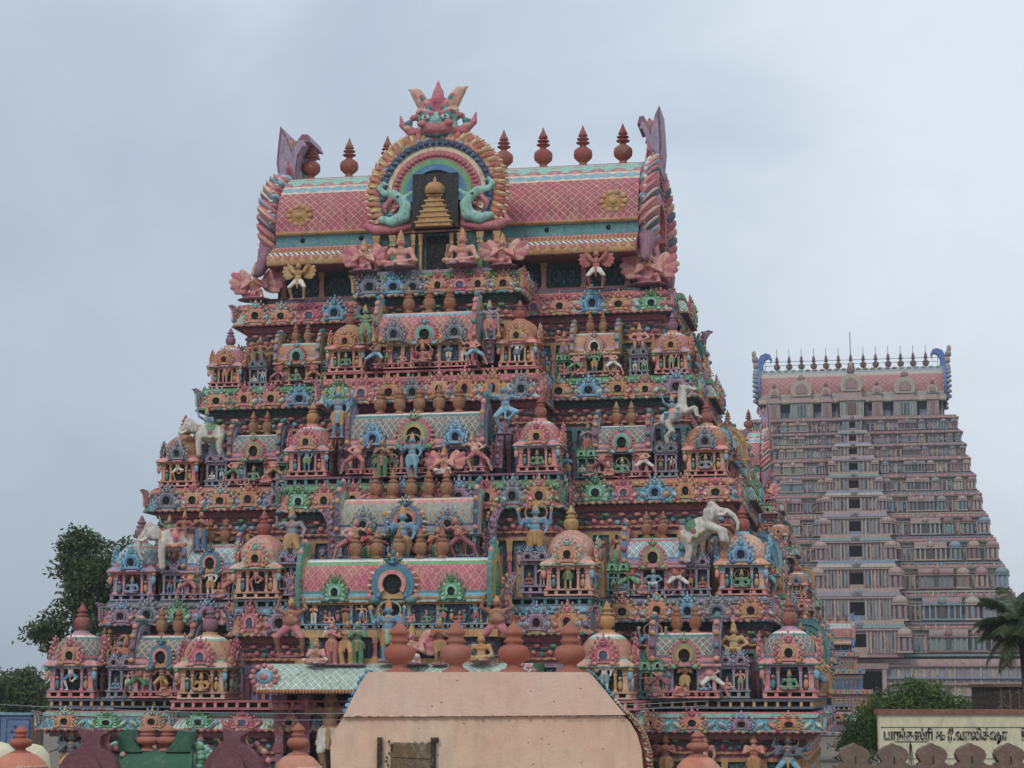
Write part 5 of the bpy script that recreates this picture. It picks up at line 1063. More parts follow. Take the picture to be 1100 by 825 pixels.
def far_tower():
    root = empty('temple_tower', (68.0, 378, 0), -R(10.49)); tag(root, 'tallest gate tower, pale and stepped, with a column of dark openings and thirteen finials', 'temple tower')
    zs = [14.7, 20.6, 26.6, 32.0, 37.0, 41.6, 45.7, 49.3, 52.6, 55.3, 57.8, 60.7]
    hw = [31.8, 30.0, 28.3, 26.7, 25.3, 24.1, 23.1, 22.2, 21.4, 20.7, 20.1, 19.4]
    rg = random.Random(3)
    k7 = MB(); k7.lathe([(.55, 0, 'b'), (.62, .06, 'a'), (.66, .2, 'a'), (.55, .45, 'a'), (.3, .62, 'b'), (.12, .7, 'b'), (.16, .8, 'b'), (.02, .95, 'b')], 'a', n=8)
    for x in (-.42, .42): k7.bar(x-.09, x+.09, -.5, .45, -1.15, 0, 'b')
    k7.bar(-.5, .5, -.4, .45, -1.15, 0, 'w'); k7.bar(-.14, .14, -.48, -.3, -1.1, -.15, 'b'); k7.bar(-.6, .6, -.6, .5, -.08, .02, 'a'); k7.bar(-.62, .62, -.6, .5, -1.3, -1.15, 'a'); K = k7.mesh('shrine')
    s7 = MB(); s7.vault([(-.5, 0, 'a'), (-.56, .2, 'r'), (-.42, .5, 'r'), (0, .65, 'b'), (.5, .3, 'a'), (.5, 0, 'a')], -1.5, 1.5, 'b'); s7.bar(-1.4, 1.4, -.4, .5, -1.15, 0, 'w'); s7.bar(-1.6, 1.6, -.62, .5, -.09, .02, 'b'); s7.bar(-1.6, 1.6, -.6, .5, -1.3, -1.15, 'b')
    for x in (-1.4, -.95, -.5, .5, .95, 1.4): s7.bar(x-.07, x+.07, -.52, -.3, -1.15, -.1, 'a')
    s7.ball((0, -.58, .28), (.34, .14, .4), 'b'); s7.bar(-.2, .2, -.5, -.3, -1.1, -.1, 'c'); S = s7.mesh('shrine')
    for i in range(len(zs)-1):
        z0, z1, w0, w = zs[i], zs[i+1], hw[i], hw[i+1]; h = z1-z0; D = w*.52; D0 = D+(w0-w)
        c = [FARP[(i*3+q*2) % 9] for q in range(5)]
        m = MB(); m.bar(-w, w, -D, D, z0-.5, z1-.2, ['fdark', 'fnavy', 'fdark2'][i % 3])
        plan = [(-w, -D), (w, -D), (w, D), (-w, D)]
        m.sweep(plan, [(0, z1-.42*h, 'fochre'), (.22, z1-.41*h, 'fcream'), (.22, z1-.38*h, 'fdark'), (.05, z1-.37*h, 'fdark'), (.05, z1-.34*h, c[0]), (.3, z1-.33*h, c[1]), (.34, z1-.28*h, 'fdark'), (.16, z1-.27*h, c[2]), (.2, z1-.2*h, c[3]), (.75, z1-.17*h, 'fcream'), (.8, z1-.145*h, 'fdark'), (.72, z1-.14*h, 'fgrey'), (.8, z1-.11*h, 'f'+'lat'), (.5, z1-.02*h, 'fdark'), (.3, z1, c[4]), (.3, z1+.08*h, 'fcream'), (0, z1+.10*h, 'fgrey')])  # recessed bands coloured dark to paint in the shade between mouldings
        m.sweep([(-w0+.1, -D0+.1), (w0-.1, -D0+.1), (w0-.1, D0-.1), (-w0+.1, D0-.1)], [(-1.2, z0, c[3]), (.05, z0, c[2]), (.07, z0+.06*h, 'fdark'), (-.1, z0+.07*h, 'fdark'), (-.1, z0+.11*h, c[4]), (.05, z0+.12*h, 'fcream'), (-1.2, z0+.15*h, c[3])])
        for f, hw_, out in (('front', w, D), ('right', D, w), ('left', D, w)):
            n = int(hw_*2/.85)
            for q in range(n):
                u = -hw_+.5+(2*hw_-1)*q/(n-1); m.M = face_M(f, u, out)
                cc = FARP[rg.randrange(9)]
                m.bar(-.16, .16, -.25, .05, z0+.12*h, z1-.34*h, cc)
                if rg.random() < .75: m.bar(.25, .75, -.08, .05, z0+.2*h, z1-.40*h, ['fblue', 'fteal', 'frose', 'fcream', 'fgrey', 'fochre'][rg.randrange(6)])
                if rg.random() < .55: m.ball((rg.uniform(-.2, .2), -.65, z1-.1*h), (.3, .25, .13*h), FARP[rg.randrange(9)])
                if rg.random() < .5: m.ball((.5, -.3, z0+.35*h), (.16, .2, .14*h), FARP[rg.randrange(9)])
        m.M = Matrix(); st = put('storey', m, root)
        sc = h*.40
        for f, hw_, out in (('front', w0, D0), ('right', D0, w0), ('left', D0, w0)):
            for sg in (-1, 1):
                us = [(hw_-sc*.7, K), (hw_-sc*2.4, K), (hw_*.52, S), (hw_*.52+sc*2.3, K), (hw_*.27, K)] if f == 'front' else [(hw_-sc*.7, K), (hw_*.5, S)]
                for u, me in us:
                    if f != 'front' and me is K and sg*(1 if f == 'right' else -1) < 0: continue
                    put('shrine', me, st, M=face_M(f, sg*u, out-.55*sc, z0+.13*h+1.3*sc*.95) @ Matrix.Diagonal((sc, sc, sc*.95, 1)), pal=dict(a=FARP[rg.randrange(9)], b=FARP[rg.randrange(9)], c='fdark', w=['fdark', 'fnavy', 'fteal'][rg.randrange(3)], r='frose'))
        # centre bay with a framed opening
        bw = 1.9+6.3*(1-i/10); ow = .55 + .9*(1-i/10); m = MB(); Fb = D0+1.5+1.5*(1-i/10)
        for a_, b_ in ((-bw, -ow), (ow, bw)): m.bar(a_, b_, -Fb+.6, -D+1, z0-.2, z1-.2, c[1])
        m.bar(-ow, ow, -Fb+.6, -D+1, z0+.70*h, z1-.2, c[1]); m.bar(-ow, ow, -Fb+.6, -D+1, z0-.2, z0+.28*h, c[0])
        m.bar(-ow, ow, -D-1.02, -D-.9, z0+.28*h, z0+.70*h, 'fblack')  # black panel stands in for the shade inside the opening
        m.sweep([(-bw, -D+1), (-bw, -Fb+.6), (bw, -Fb+.6), (bw, -D+1)], [(0, z1-.22*h, c[4]), (.5, z1-.2*h, 'fpink'), (.55, z1-.15*h, 'fdark'), (.5, z1-.12*h, c[2]), (.25, z1, c[3]), (.2, z1+.12*h, 'fgrey')], closed=False)
        n = max(2, int((bw-ow)/.6))
        for sg in (-1, 1):
            for q in range(n):
                u = sg*(ow+.25+(bw-ow-.5)*q/(n-1)); m.bar(u-.15, u+.15, -Fb+.3, -Fb+.7, z0+.1*h, z1-.22*h, ['fpink', 'fcream', 'frose', 'fteal'][(q+i) % 4])
                if q < n-1: m.bar(u+sg*.25, u+sg*.55, -Fb+.5, -Fb+.7, z0+.25*h, z0+.65*h, ['fblue', 'fdark', 'fochre'][q % 3])
        m.ball((0, -Fb+.2, z1-.02*h), (ow*.8, .3, .16*h), 'fgrey'); m.ball((0, -Fb, z1+.02*h), (ow*.35, .3, .10*h), 'fblue')
        cb = put('centre_bay', m, root)
        if i < 10:
            for sg in (-1, 1): put('shrine', K, cb, M=Matrix.Translation((sg*(bw+.2), -Fb+.8, z0+.13*h+1.25*sc)) @ Matrix.Scale(sc*1.02, 4), pal=dict(a='fpink', b='frose', w='fnavy', c='fdark', r='frose'))
    # neck, barrel roof, dormers
    zn, zr = 60.9, 72.2; w = 17.7
    m = MB(); m.bar(-w, w, -7, 7, zn-.4, 64.2, 'fnavy'); m.bar(-w-.6, w+.6, -8.6, 8.6, zn-.4, zn+.2, 'fcream')
    for x in row(-w, w, 2.6): m.bar(x-.95, x+.95, -7.1, -6.9, zn+.5, zn+1.7, 'fblue')
    for x in row(-w-1, w+1, 2.9): m.bar(x-.12, x+.12, -7.4, -7, zn, 64.2, 'fpink')
    put('neck_wall', m, root)
    m = MB(); P = [(-7, 63.9, 'fdark'), (-8.8, 64.0, 'fcream'), (-8.9, 64.5, 'frope'), (-8.3, 65.0, 'fgrey'), (-7.7, 65.8, 'fcream'), (-7.6, 66.1, 'flat'), (-7.6, 67.0, 'flat'), (-7.2, 68.2, 'flat'), (-6.4, 69.3, 'flat'), (-5.9, 69.8, 'fcream'), (-5.3, 70.3, 'fcream'), (-4.7, 70.7, 'fblue'), (-4.3, 70.9, 'fgrey'), (-3.6, 71.2, 'fmint'), (-1.2, 72.0, 'frose'), (0, 72.2, 'frose')]
    m.vault(P + [(-p[0], p[1], 'frose') for p in P[::-1]], -w-.4, w+.4, 'fpink'); rf = put('roof', m, root)
    m = MB()
    for x in row(-w, w, 1.4): m.ball((x, -3.0, 71.6), (.55, .4, .3), 'fmint' if int(x*10) % 2 else 'frose')
    put('ridge_scrolls', m, rf)
    for i in range(13): put('finial', ORN['finial'], rf, (-14.7+2.45*i, 0, 71.7), sc=(3.3, 3.3, 3.7), pal=dict(a='fbrick')); 
    m = MB()
    for i in range(13): m.tube([(-14.7+2.45*i, 0, 75.3), (-14.7+2.45*i, 0, 76.6)], .05, 'soot', 5)
    put('finial_spikes', m, rf); m = MB()
    for z in (73.0, 73.8): m.tube([(-17, -1.2, z), (17, -1.2, z)], .05, 'soot', 4)
    for i in range(15): m.tube([(-17+34*i/14, -1.2, 71.8), (-17+34*i/14, -1.2, 74.2)], .05, 'soot', 4)
    put('railing', m, rf); m = MB(); m.tube([(0, -6, 68), (0, -6, 78.5)], .08, 'soot', 5); put('lightning_rod', m, rf)
    for f in ('right', 'left'):
        g_ = MB(); g_.plate([(x*1.9, z*1.12) for x, z in horseshoe(4.3, -35, 215, 30)], -.3, .4, 'fcream', 'fhorn'); arch_band(g_, 3.9, 4.6, -.45, .45, 'fhorn', 30, -40, 220, sx=1.9)
        for q in range(21):
            t = R(-30+240*q/20); g_.ball((8.9*math.cos(t), -.5, 4.8*math.sin(t)), (.6, .6, .5), 'fgrey' if q % 2 else 'fblue')
        G = put('gable_arch', g_, root, M=face_M(f, 0, w+.5, 67.3))
        o_ = [(-.9, 0), (.9, -.3), (.5, 1.0), (.5, 2.0), (1.0, 3.0), (1.9, 3.4), (2.6, 3.0), (2.5, 2.2), (3.0, 3.2), (2.4, 4.2), (1.2, 4.5), (-.2, 4.0), (-1.0, 2.8), (-1.2, 1.2)]
        m = MB(); m.M = Matrix.Translation((0, .6, 4.4)) @ Matrix.Rotation(R(90), 4, 'Z'); m.plate([(x*.72-.2, z*.9) for x, z in o_], -.8, .8, 'fhorn', 'fhorn'); put('horn', m, G)
        m = MB(); m.M = Matrix.Translation((0, -.6, 5.4)); [m.ball(c_, r_, mt) for c_, r_, mt in (((0, 0, .6), (1.3, .8, .9), 'fochre'), ((0, -.3, 1.9), (.9, .7, .9), 'fgrey'), ((0, -.5, 3.0), (.5, .5, .8), 'fochre'))]; put('crest', m, G)
    def dormer(x, wd, h, F):
        m = MB(); m.bar(x-wd, x+wd, -F, -6, zn+.3, 64.4, 'fcream')
        for q in row(x-wd, x+wd, .75): m.bar(q-.13, q+.13, -F-.2, -F, zn+.4, 64.0, 'frose' if wd < 1.2 else 'fteal')
        m.bar(x-wd*.35, x+wd*.35, -F-.08, -F+.1, zn+.5, 63.7, 'fbrick' if wd < 2.2 else 'fnavy'); m.bar(x-wd-.3, x+wd+.3, -F-.4, -6, 64.2, 64.8, 'fpink')
        m.bar(x-wd*.85, x+wd*.85, -F, -6, 64.8, 64.8+h*.3, 'fpink'); m.plate([(x+a_, z+64.8+h*.45) for a_, z in horseshoe(wd*.95, -35, 215, 16)], -F-.3, -5.5, 'fcream', 'fgrey')
        m.plate([(x+a_, z+64.8+h*.45) for a_, z in horseshoe(wd*.55, -35, 215, 16)], -F-.5, -F, 'frose', 'fgrey'); m.ball((x, -F, 64.8+h*.98), (wd*.4, .4, h*.2), 'fbrick'); m.ball((x, -F, 64.8+h*1.15), (wd*.18, .3, h*.15), 'fcream')
        put('dormer', m, root)
    for x, wd, h in ((-15.0, 1.1, 2.9), (-9.7, 2.2, 4.2), (-4.9, 1.0, 3.0), (4.9, 1.0, 3.0), (10.2, 2.2, 4.4), (15.5, 1.1, 2.9)): dormer(x, wd, h, 8.9)
    dormer(0, 2.3, 5.6, 10.2); m = MB(); m.bar(-.7, .7, -10.6, -10.3, 61.2, 63.8, 'fwine'); put('window_opening', m, root)
    # gate storey
    m = MB(); w = 32.2; D = 17.6
    for a_, b_ in ((-w, -4.2), (4.2, w)):
        m.bar(a_, b_, -D, D, 0, 14.2, 'fpink')
        for x in row(a_, b_, 1.6): m.bar(x-.2, x+.2, -D-.3, -D, .5, 13.6, FARP[rg.randrange(9)]); m.bar(x+.35, x+1.0, -D-.1, -D, 6, 9, FARP[rg.randrange(9)]); m.bar(x+.35, x+1.0, -D-.1, -D, 10, 12.4, ['fblue', 'fteal', 'fcream'][rg.randrange(3)])
        for z in (5, 7.4, 9.4, 10.6, 12.8): m.bar(a_, b_, -D-.7, -D, z, z+.3, ['frose', 'fblue', 'fcream'][int(z) % 3])
    m.bar(-4.2, 4.2, -D, D, 12.0, 14.2, 'frose'); m.bar(-4.2, 4.2, 4, 4.4, 0, 12, 'fblack')
    for x in (-4.6, 4.6): m.bar(x-.4, x+.4, -D-1.2, -D, 0, 12.4, 'fpink')
    m.bar(-5.4, 5.4, -D-1.4, -D, 12.4, 13.4, 'frose'); put('gate_storey', m, root)
    return root
far_tower()
# ---------------------------------------------------------------- ground, plants, buildings in between, rooftop ornaments close to the camera
def ground():
    m, nt, N, L, b = nodes('dry earth'); g = N.new('ShaderNodeNewGeometry'); n = N.new('ShaderNodeTexNoise'); n.inputs['Scale'].default_value = .08; n.inputs['Detail'].default_value = 8; L.new(g.outputs['Position'], n.inputs['Vector'])
    L.new(rgbmix(N, L, n.outputs['Fac'], (.10, .09, .06), (.20, .16, .12)), b.inputs['Base Color']); b.inputs['Roughness'].default_value = .95
    MATS['earth'] = m; mb = MB(); mb.add([(-2500, -200, 0), (2500, -200, 0), (2500, 3500, 0), (-2500, 3500, 0)], [(0, 1, 2, 3)], 'earth'); o = put('ground', mb); o['kind'] = 'structure'
ground()
def px(x, y, D):
    a = (x-550)/2053; b = (412.5-y)/2053; p = R(9.18); t = D/(math.cos(p)-b*math.sin(p)); return Vector((a*t, D, 8+t*(math.sin(p)+b*math.cos(p))))
def leafmat(key, c1, c2):
    m, nt, N, L, b = nodes('leaves '+key); g = N.new('ShaderNodeNewGeometry'); n = N.new('ShaderNodeTexNoise'); n.inputs['Scale'].default_value = 1.2; L.new(g.outputs['Position'], n.inputs['Vector'])
    f = mk(N, L, 'MULTIPLY_ADD', g.outputs['Random Per Island'], .7, mk(N, L, 'MULTIPLY', n.outputs['Fac'], .3))
    L.new(rgbmix(N, L, f, c1, c2), b.inputs['Base Color']); b.inputs['Roughness'].default_value = .6; b.inputs['Specular IOR Level'].default_value = .3
    tr = N.new('ShaderNodeBsdfTranslucent'); L.new(rgbmix(N, L, f, c1, c2), tr.inputs[0]); mx = N.new('ShaderNodeMixShader'); mx.inputs[0].default_value = .25
    L.new(b.outputs[0], mx.inputs[1]); L.new(tr.outputs[0], mx.inputs[2]); L.new(mx.outputs[0], N['Material Output'].inputs[0]); MATS[key] = m
leafmat('leafdark', (.035, .065, .024), (.14, .19, .075)); leafmat('leafmid', (.04, .085, .022), (.15, .24, .06)); leafmat('leafpalm', (.032, .052, .022), (.10, .13, .055))
PAINT['bark'] = '4a3d33'
def tree(base, lobes, mat, label, name='broadleaf_tree', leaf=.3, dens=26, seed=1, trunk=.35, cat='tree', group=None):
    """lobes: (x, y, z, r) clumps of the crown relative to the base; leaves sit in sprays round each clump's twigs"""
    rg = random.Random(seed); root = empty(name, base); tag(root, label, cat, group)
    m = MB(); top = max(l[2] for l in lobes)
    m.tube([(0, 0, 0), (.2, 0, top*.25), (.1, .1, top*.5), (lobes[0][0]*.6, 0, top*.8)], [trunk, trunk*.8, trunk*.6, trunk*.25], 'bark', 8)
    for x, y, z, r in lobes:
        h = max(1.0, z*.45); m.tube([(.1, 0, h*.7), (x*.45, y*.45, (h+z)/2), (x*.8, y*.8, z*.9), (x, y, z+r*.5)], [trunk*.4, trunk*.28, trunk*.16, .03], 'bark', 5)
        for q in range(6):
            a = rg.uniform(0, 6.28); m.tube([(x*.9, y*.9, z-r*.3), (x+r*.4*math.cos(a), y+r*.4*math.sin(a), z+r*.1), (x+r*.85*math.cos(a), y+r*.85*math.sin(a), z+rg.uniform(-.3, .5)*r)], [.09, .05, .02], 'bark', 4)
    put('trunk', m, root)
    m = MB(); vs = []; fs = []
    for x, y, z, r in lobes:
        for t in range(int(dens*r*r)):
            u = Vector((rg.gauss(0, 1), rg.gauss(0, 1), rg.gauss(0, 1))).normalized(); d = r*(rg.random()**.45)*(1+.25*noise.noise(u*2.2+Vector((x, y, z)))) 
            c = Vector((x, y, z)) + Vector((u.x*d, u.y*d, u.z*d*.85))
            for q in range(9):
                p = c + Vector((rg.gauss(0, .36), rg.gauss(0, .36), rg.gauss(0, .28))) * (leaf/.3)
                n = Vector((rg.gauss(0, 1), rg.gauss(0, 1), rg.gauss(0, .8)+.6)).normalized(); e1 = n.orthogonal().normalized(); e1 = Matrix.Rotation(rg.uniform(0, 6.28), 3, n) @ e1; e2 = n.cross(e1); s = leaf*rg.uniform(.6, 1.15)
                b = len(vs); vs += [tuple(p-e1*s), tuple(p-e2*s*.42+n*s*.08), tuple(p+e1*s), tuple(p+e2*s*.42+n*s*.08)]; fs.append((b, b+1, b+2, b+3))
    m.add(vs, fs, mat); put('crown', m, root); return root
B = px(88, 700, 150); B.z = 0
def lobes_px(base, L, D): return [((px(x, y, D)+Vector((0, dy, 0))-base).x, dy, px(x, y, D).z, r) for x, y, r, dy in L]
tree(B, lobes_px(B, [(88, 592, 1.9, 0), (75, 612, 1.7, 1), (108, 612, 1.8, -1), (95, 635, 2.2, 0), (80, 655, 1.6, .5), (118, 655, 2.2, 1), (105, 680, 2.2, 0), (128, 600, 1.5, 0), (140, 590, 1.2, 1), (138, 630, 2.0, 0), (58, 672, 1.5, 0), (42, 682, 1.2, 0), (60, 692, 1.3, 1), (78, 700, 1.7, 0), (110, 712, 2.2, 0), (148, 660, 2.0, 1), (85, 578, 1.1, 0), (140, 700, 2.2, 0), (72, 590, .8, 0), (102, 585, .9, 0)], 150), 'leafdark', 'tall dark tree with ragged crown rising behind the carved tower', dens=34, leaf=.24, seed=4)
B = px(15, 760, 190); B.z = 0
tree(B, lobes_px(B, [(5, 745, 2.4, 0), (22, 735, 1.8, 0), (38, 745, 2.0, 0), (15, 758, 2.4, 0), (-20, 740, 2.6, 0), (50, 762, 2.2, 0), (32, 728, 1.1, 0), (-45, 745, 3, 0), (65, 755, 2.4, 1)], 190), 'leafdark', 'low rounded tree behind the blue wall', dens=30, leaf=.28, seed=9)
B = px(985, 760, 125); B.z = 0
tree(B, lobes_px(B, [(985, 745, 1.3, 0), (965, 752, 1.3, 0), (1005, 748, 1.2, 0), (1022, 758, 1.2, 0), (945, 765, 1.5, 0), (928, 782, 1.5, 0), (970, 772, 1.6, -.5), (1000, 768, 1.5, 0), (1030, 770, 1.2, 0), (920, 805, 1.5, 0), (950, 790, 1.7, 0), (985, 735, .7, 0), (1040, 765, .9, 0), (915, 790, 1.0, 0)], 125), 'leafmid', 'bright green bushy tree between the carved tower and the lettered wall', dens=60, leaf=.15, seed=5, trunk=.25)
def palm(base, top, label, seed=3):
    rg = random.Random(seed); root = empty('coconut_palm', base); tag(root, label, 'palm tree'); H = top.z-base.z
    m = MB(); m.tube([(0, 0, 0), (.25, 0, H*.4), (.1, 0, H*.8), (0, 0, H)], [.28, .2, .16, .2], 'bark', 8); put('trunk', m, root)
    m = MB()
    for k in range(46):
        a = k*2.399+rg.uniform(-.2, .2); el = rg.uniform(-.35, 1.25) if k < 38 else rg.uniform(-1.0, -.5); Lf = rg.uniform(2.2, 3.1); P = []
        for q in range(13):
            t = q/12; e = el-1.15*t*t*(.8 if el > 0 else .5); P.append((P[-1] + Vector((math.cos(a)*math.cos(e), math.sin(a)*math.cos(e), math.sin(e)))*Lf/12) if P else Vector((0, 0, H)))
        m.tube(P, [.05*(1-.8*q/12) for q in range(13)], 'leafpalm', 4)
        for q in range(1, 12):
            for j in (0, .33, .66):
                p = P[q]+(P[q+1]-P[q])*j; d = (P[q+1]-P[q]).normalized(); s = d.cross(Vector((0, 0, 1))).normalized(); l = .85*math.sin(math.pi*(q+j+1)/14)**.6
                for sg in (-1, 1):
                    tip = p + s*sg*l*.75 + d*l*.45 + Vector((0, 0, -l*.45-rg.uniform(0, .1))); w = d*.034
                    m.add([tuple(p-w), tuple(p+w), tuple((p+tip)/2+w+Vector((0, 0, .08))), tuple(tip), tuple((p+tip)/2-w+Vector((0, 0, .08)))], [(0, 1, 2, 3, 4)], 'leafpalm')
    put('fronds', m, root)
    m = MB()
    for k in range(7): a = k*.9; m.ball((.28*math.cos(a), .28*math.sin(a), H-.35), (.15, .15, .18), 'bark')
    put('coconuts', m, root)
b = px(1096, 674, 104); t = b.copy(); b.z = 0; palm(b, t+Vector((0, 0, .3)), 'coconut palm with drooping fronds beside the tallest tower')
# blue relief wall and brown pier by the low tree
PAINT.update(bluewall='52719c', bluedark='2d4266', brownpier='5c473c', wallcream='c4bc9c', coping='7d4a36', ink='26262a', merlon='6b5648', vaultpink='d2ae98', vaultlow='d0ab8e', hatch='6b5236', oldwood='33281f', domeorange='b5694c', domemaroon='6b3f48', vgreen='2e5a46', concrete='8c867a')
p0, p1 = px(-60, 768, 128), px(34, 825, 128)
m = MB(); m.bar(p0.x, p1.x, 0, .6, 0, p0.z, 'bluewall'); m.bar(p0.x-.1, p1.x+.1, -.15, .7, p0.z, p0.z+.14, 'sky')
for x in row(p0.x, p1.x, 1.9):
    m.bar(x-.8, x+.8, -.05, 0, p0.z-2.0, p0.z-.25, 'bluedark'); m.bar(x-.7, x+.7, -.07, -.04, p0.z-1.9, p0.z-.35, 'bluewall')
    for q in range(6): a = q*math.pi/3; m.ball((x+.4*math.cos(a), -.08, p0.z-1.1+.4*math.sin(a)), (.14, .05, .1), 'bluedark', rot=('Y', -a))
o = put('relief_wall', m, None, (0, 128, 0)); tag(o, 'blue wall with carved leaf panels below the low tree', 'wall')
p0, p1 = px(34, 768, 127), px(41, 825, 127)
m = MB(); m.bar(p0.x, p1.x+.1, 0, .7, 0, p0.z, 'brownpier'); m.bar(p0.x-.08, p1.x+.18, -.1, .8, p0.z, p0.z+.12, 'brownpier', top=.8); o = put('gate_pier', m, None, (0, 127, 0)); tag(o, 'brown pier at the end of the blue relief wall', 'pier')
# dark building under the palm
p0, p1 = px(1070, 738, 112), px(1150, 800, 112)
m = MB(); m.bar(p0.x, p1.x, 0, 6, 0, p0.z, 'oldwood'); m.bar(p0.x-.15, p1.x+.15, -.2, 6.2, p0.z, p0.z+.18, 'brownpier')
for x in row(p0.x, p1.x, .5): m.bar(x-.04, x+.04, -.05, 0, .2, p0.z-.05, 'brownpier')
o = put('timber_building', m, None, (0, 112, 0)); tag(o, 'dark weathered timber building below the coconut palm', 'building')
# white-walled building with faded black lettering
p0 = px(944, 767, 60)
m = MB(); X1 = 24; m.bar(p0.x, X1, 0, .3, 0, p0.z, 'wallcream'); b_ = put('painted_wall', m, None, (0, 60, 0)); tag(b_, 'cream wall with faded black lettering and a red coping', 'wall')
m = MB(); m.bar(p0.x-.08, X1, -.1, .4, 0, .14, 'coping'); put('coping', m, b_, (0, 0, p0.z))
m = MB(); m.bar(p0.x+.05, X1, -.012, 0, 0, .03, 'slate'); m.bar(p0.x+.05, X1, -.012, 0, -.95, -.93, 'slate'); put('ruled_line', m, b_, (0, 0, p0.z-.42))
def lettering(txt, size, loc, parent, mat):
    cu = bpy.data.curves.new('lettering', 'FONT'); cu.body = txt; cu.size = size; cu.extrude = .004; cu.offset = .02; o = bpy.data.objects.new('lettering', cu); COL.objects.link(o)
    me = bpy.data.meshes.new_from_object(o.evaluated_get(bpy.context.evaluated_depsgraph_get())); bpy.data.objects.remove(o); me.materials.clear(); me.materials.append(mat)
    xs = [v.co.x for v in me.vertices]; o = bpy.data.objects.new('lettering', me); COL.objects.link(o); o.parent = parent; o.location = loc; o.rotation_euler = (R(90), 0, 0); return o, (min(xs), max(xs))
m_, nt_, N_, L_, b__ = nodes('worn lettering'); g_ = N_.new('ShaderNodeNewGeometry'); n_ = N_.new('ShaderNodeTexNoise'); n_.inputs['Scale'].default_value = 9; L_.new(g_.outputs['Position'], n_.inputs['Vector'])
r_ = N_.new('ShaderNodeMapRange'); r_.inputs[1].default_value = .52; r_.inputs[2].default_value = .6; L_.new(n_.outputs['Fac'], r_.inputs[0]); L_.new(rgbmix(N_, L_, r_.outputs[0], (.02, .02, .022), (.40, .37, .29)), b__.inputs['Base Color'])
lo, xr = lettering('பாங்கஸ்ரி ௬ ரீ.வாலிக்ஷா', .5, (0, -.016, p0.z-.78), b_, m_)
W_ = px(1082, 780, 60).x - px(949, 780, 60).x; k_ = W_/max(.1, xr[1]-xr[0]); lo.location.x = px(949, 780, 60).x - xr[0]*k_; lo.scale = (k_, k_*1.5, 1)
lo2, xr2 = lettering('E', .5, (px(1096, 780, 60).x, -.016, p0.z-.78), b_, m_)
# parapet with pointed merlons, close
m = MB(); zt = px(905, 822, 26).z; m.bar(4.35, 8.2, -.16, .16, 0, zt-.02, 'merlon'); m.bar(4.3, 8.3, -.2, .2, zt-.06, zt, 'merlon'); pw = put('parapet_wall', m, None, (0, 26, 0)); tag(pw, 'brown parapet topped by a row of pointed merlons', 'parapet')
for i in range(7):
    x = px(917+41.5*i, 800, 26).x; m = MB(); h = (px(0, 798, 26).z-zt)
    hh = h; r0 = .19; o_ = [(-.2, -.35), (.2, -.35), (.2, .02), (.155, .05), (.195, .12), (.2, .17), (.17, .235), (.1, .285), (.03, .31), (0, .335), (-.03, .31), (-.1, .285), (-.17, .235), (-.2, .17), (-.195, .12), (-.155, .05), (-.2, .02)]
    m.plate([(a_*.98, z_*hh/.335*1.0) for a_, z_ in o_], -.1, .1, 'merlon'); m.bar(-.006, .012, -.104, -.1, .02, .12, 'soot'); put('merlon', m, pw, (x, 0, zt))
# antenna
a0 = px(978, 797, 45); m = MB(); H = a0.z
m.tube([(0, 0, 0), (0, 0, H)], .016, 'soot', 6); m.tube([(-.36, 0, H), (.36, 0, H)], .014, 'soot', 6)
for s in (-1, 1): m.tube([(s*.02, 0, H-.05), (s*.08, 0, H-1.0)], .01, 'soot', 5)
for x in (-.34, -.17, .17, .34): m.tube([(x, -.12, H), (x, .12, H)], .006, 'soot', 4)
o = put('antenna', m, None, (a0.x, 45, 0)); tag(o, 'thin dark T-shaped aerial between two merlons', 'antenna')
for i, (ya, yb, w_) in enumerate(((754, 757, 'upper'), (763, 762, 'lower'))):
    pa, pb = px(-150, ya-6, 46), px(760, yb-4, 46); m = MB(); P = []
    for q in range(25): t_ = q/24; v = pa.lerp(pb, t_); P.append((v.x, v.y, v.z-.35*math.sin(math.pi*t_)))
    m.tube(P, .008, 'grey', 5); o = put('power_cable', m); tag(o, '%s of two thin cables sagging in front of the carved tower' % w_, 'cable', 'cables in front of the carved tower')
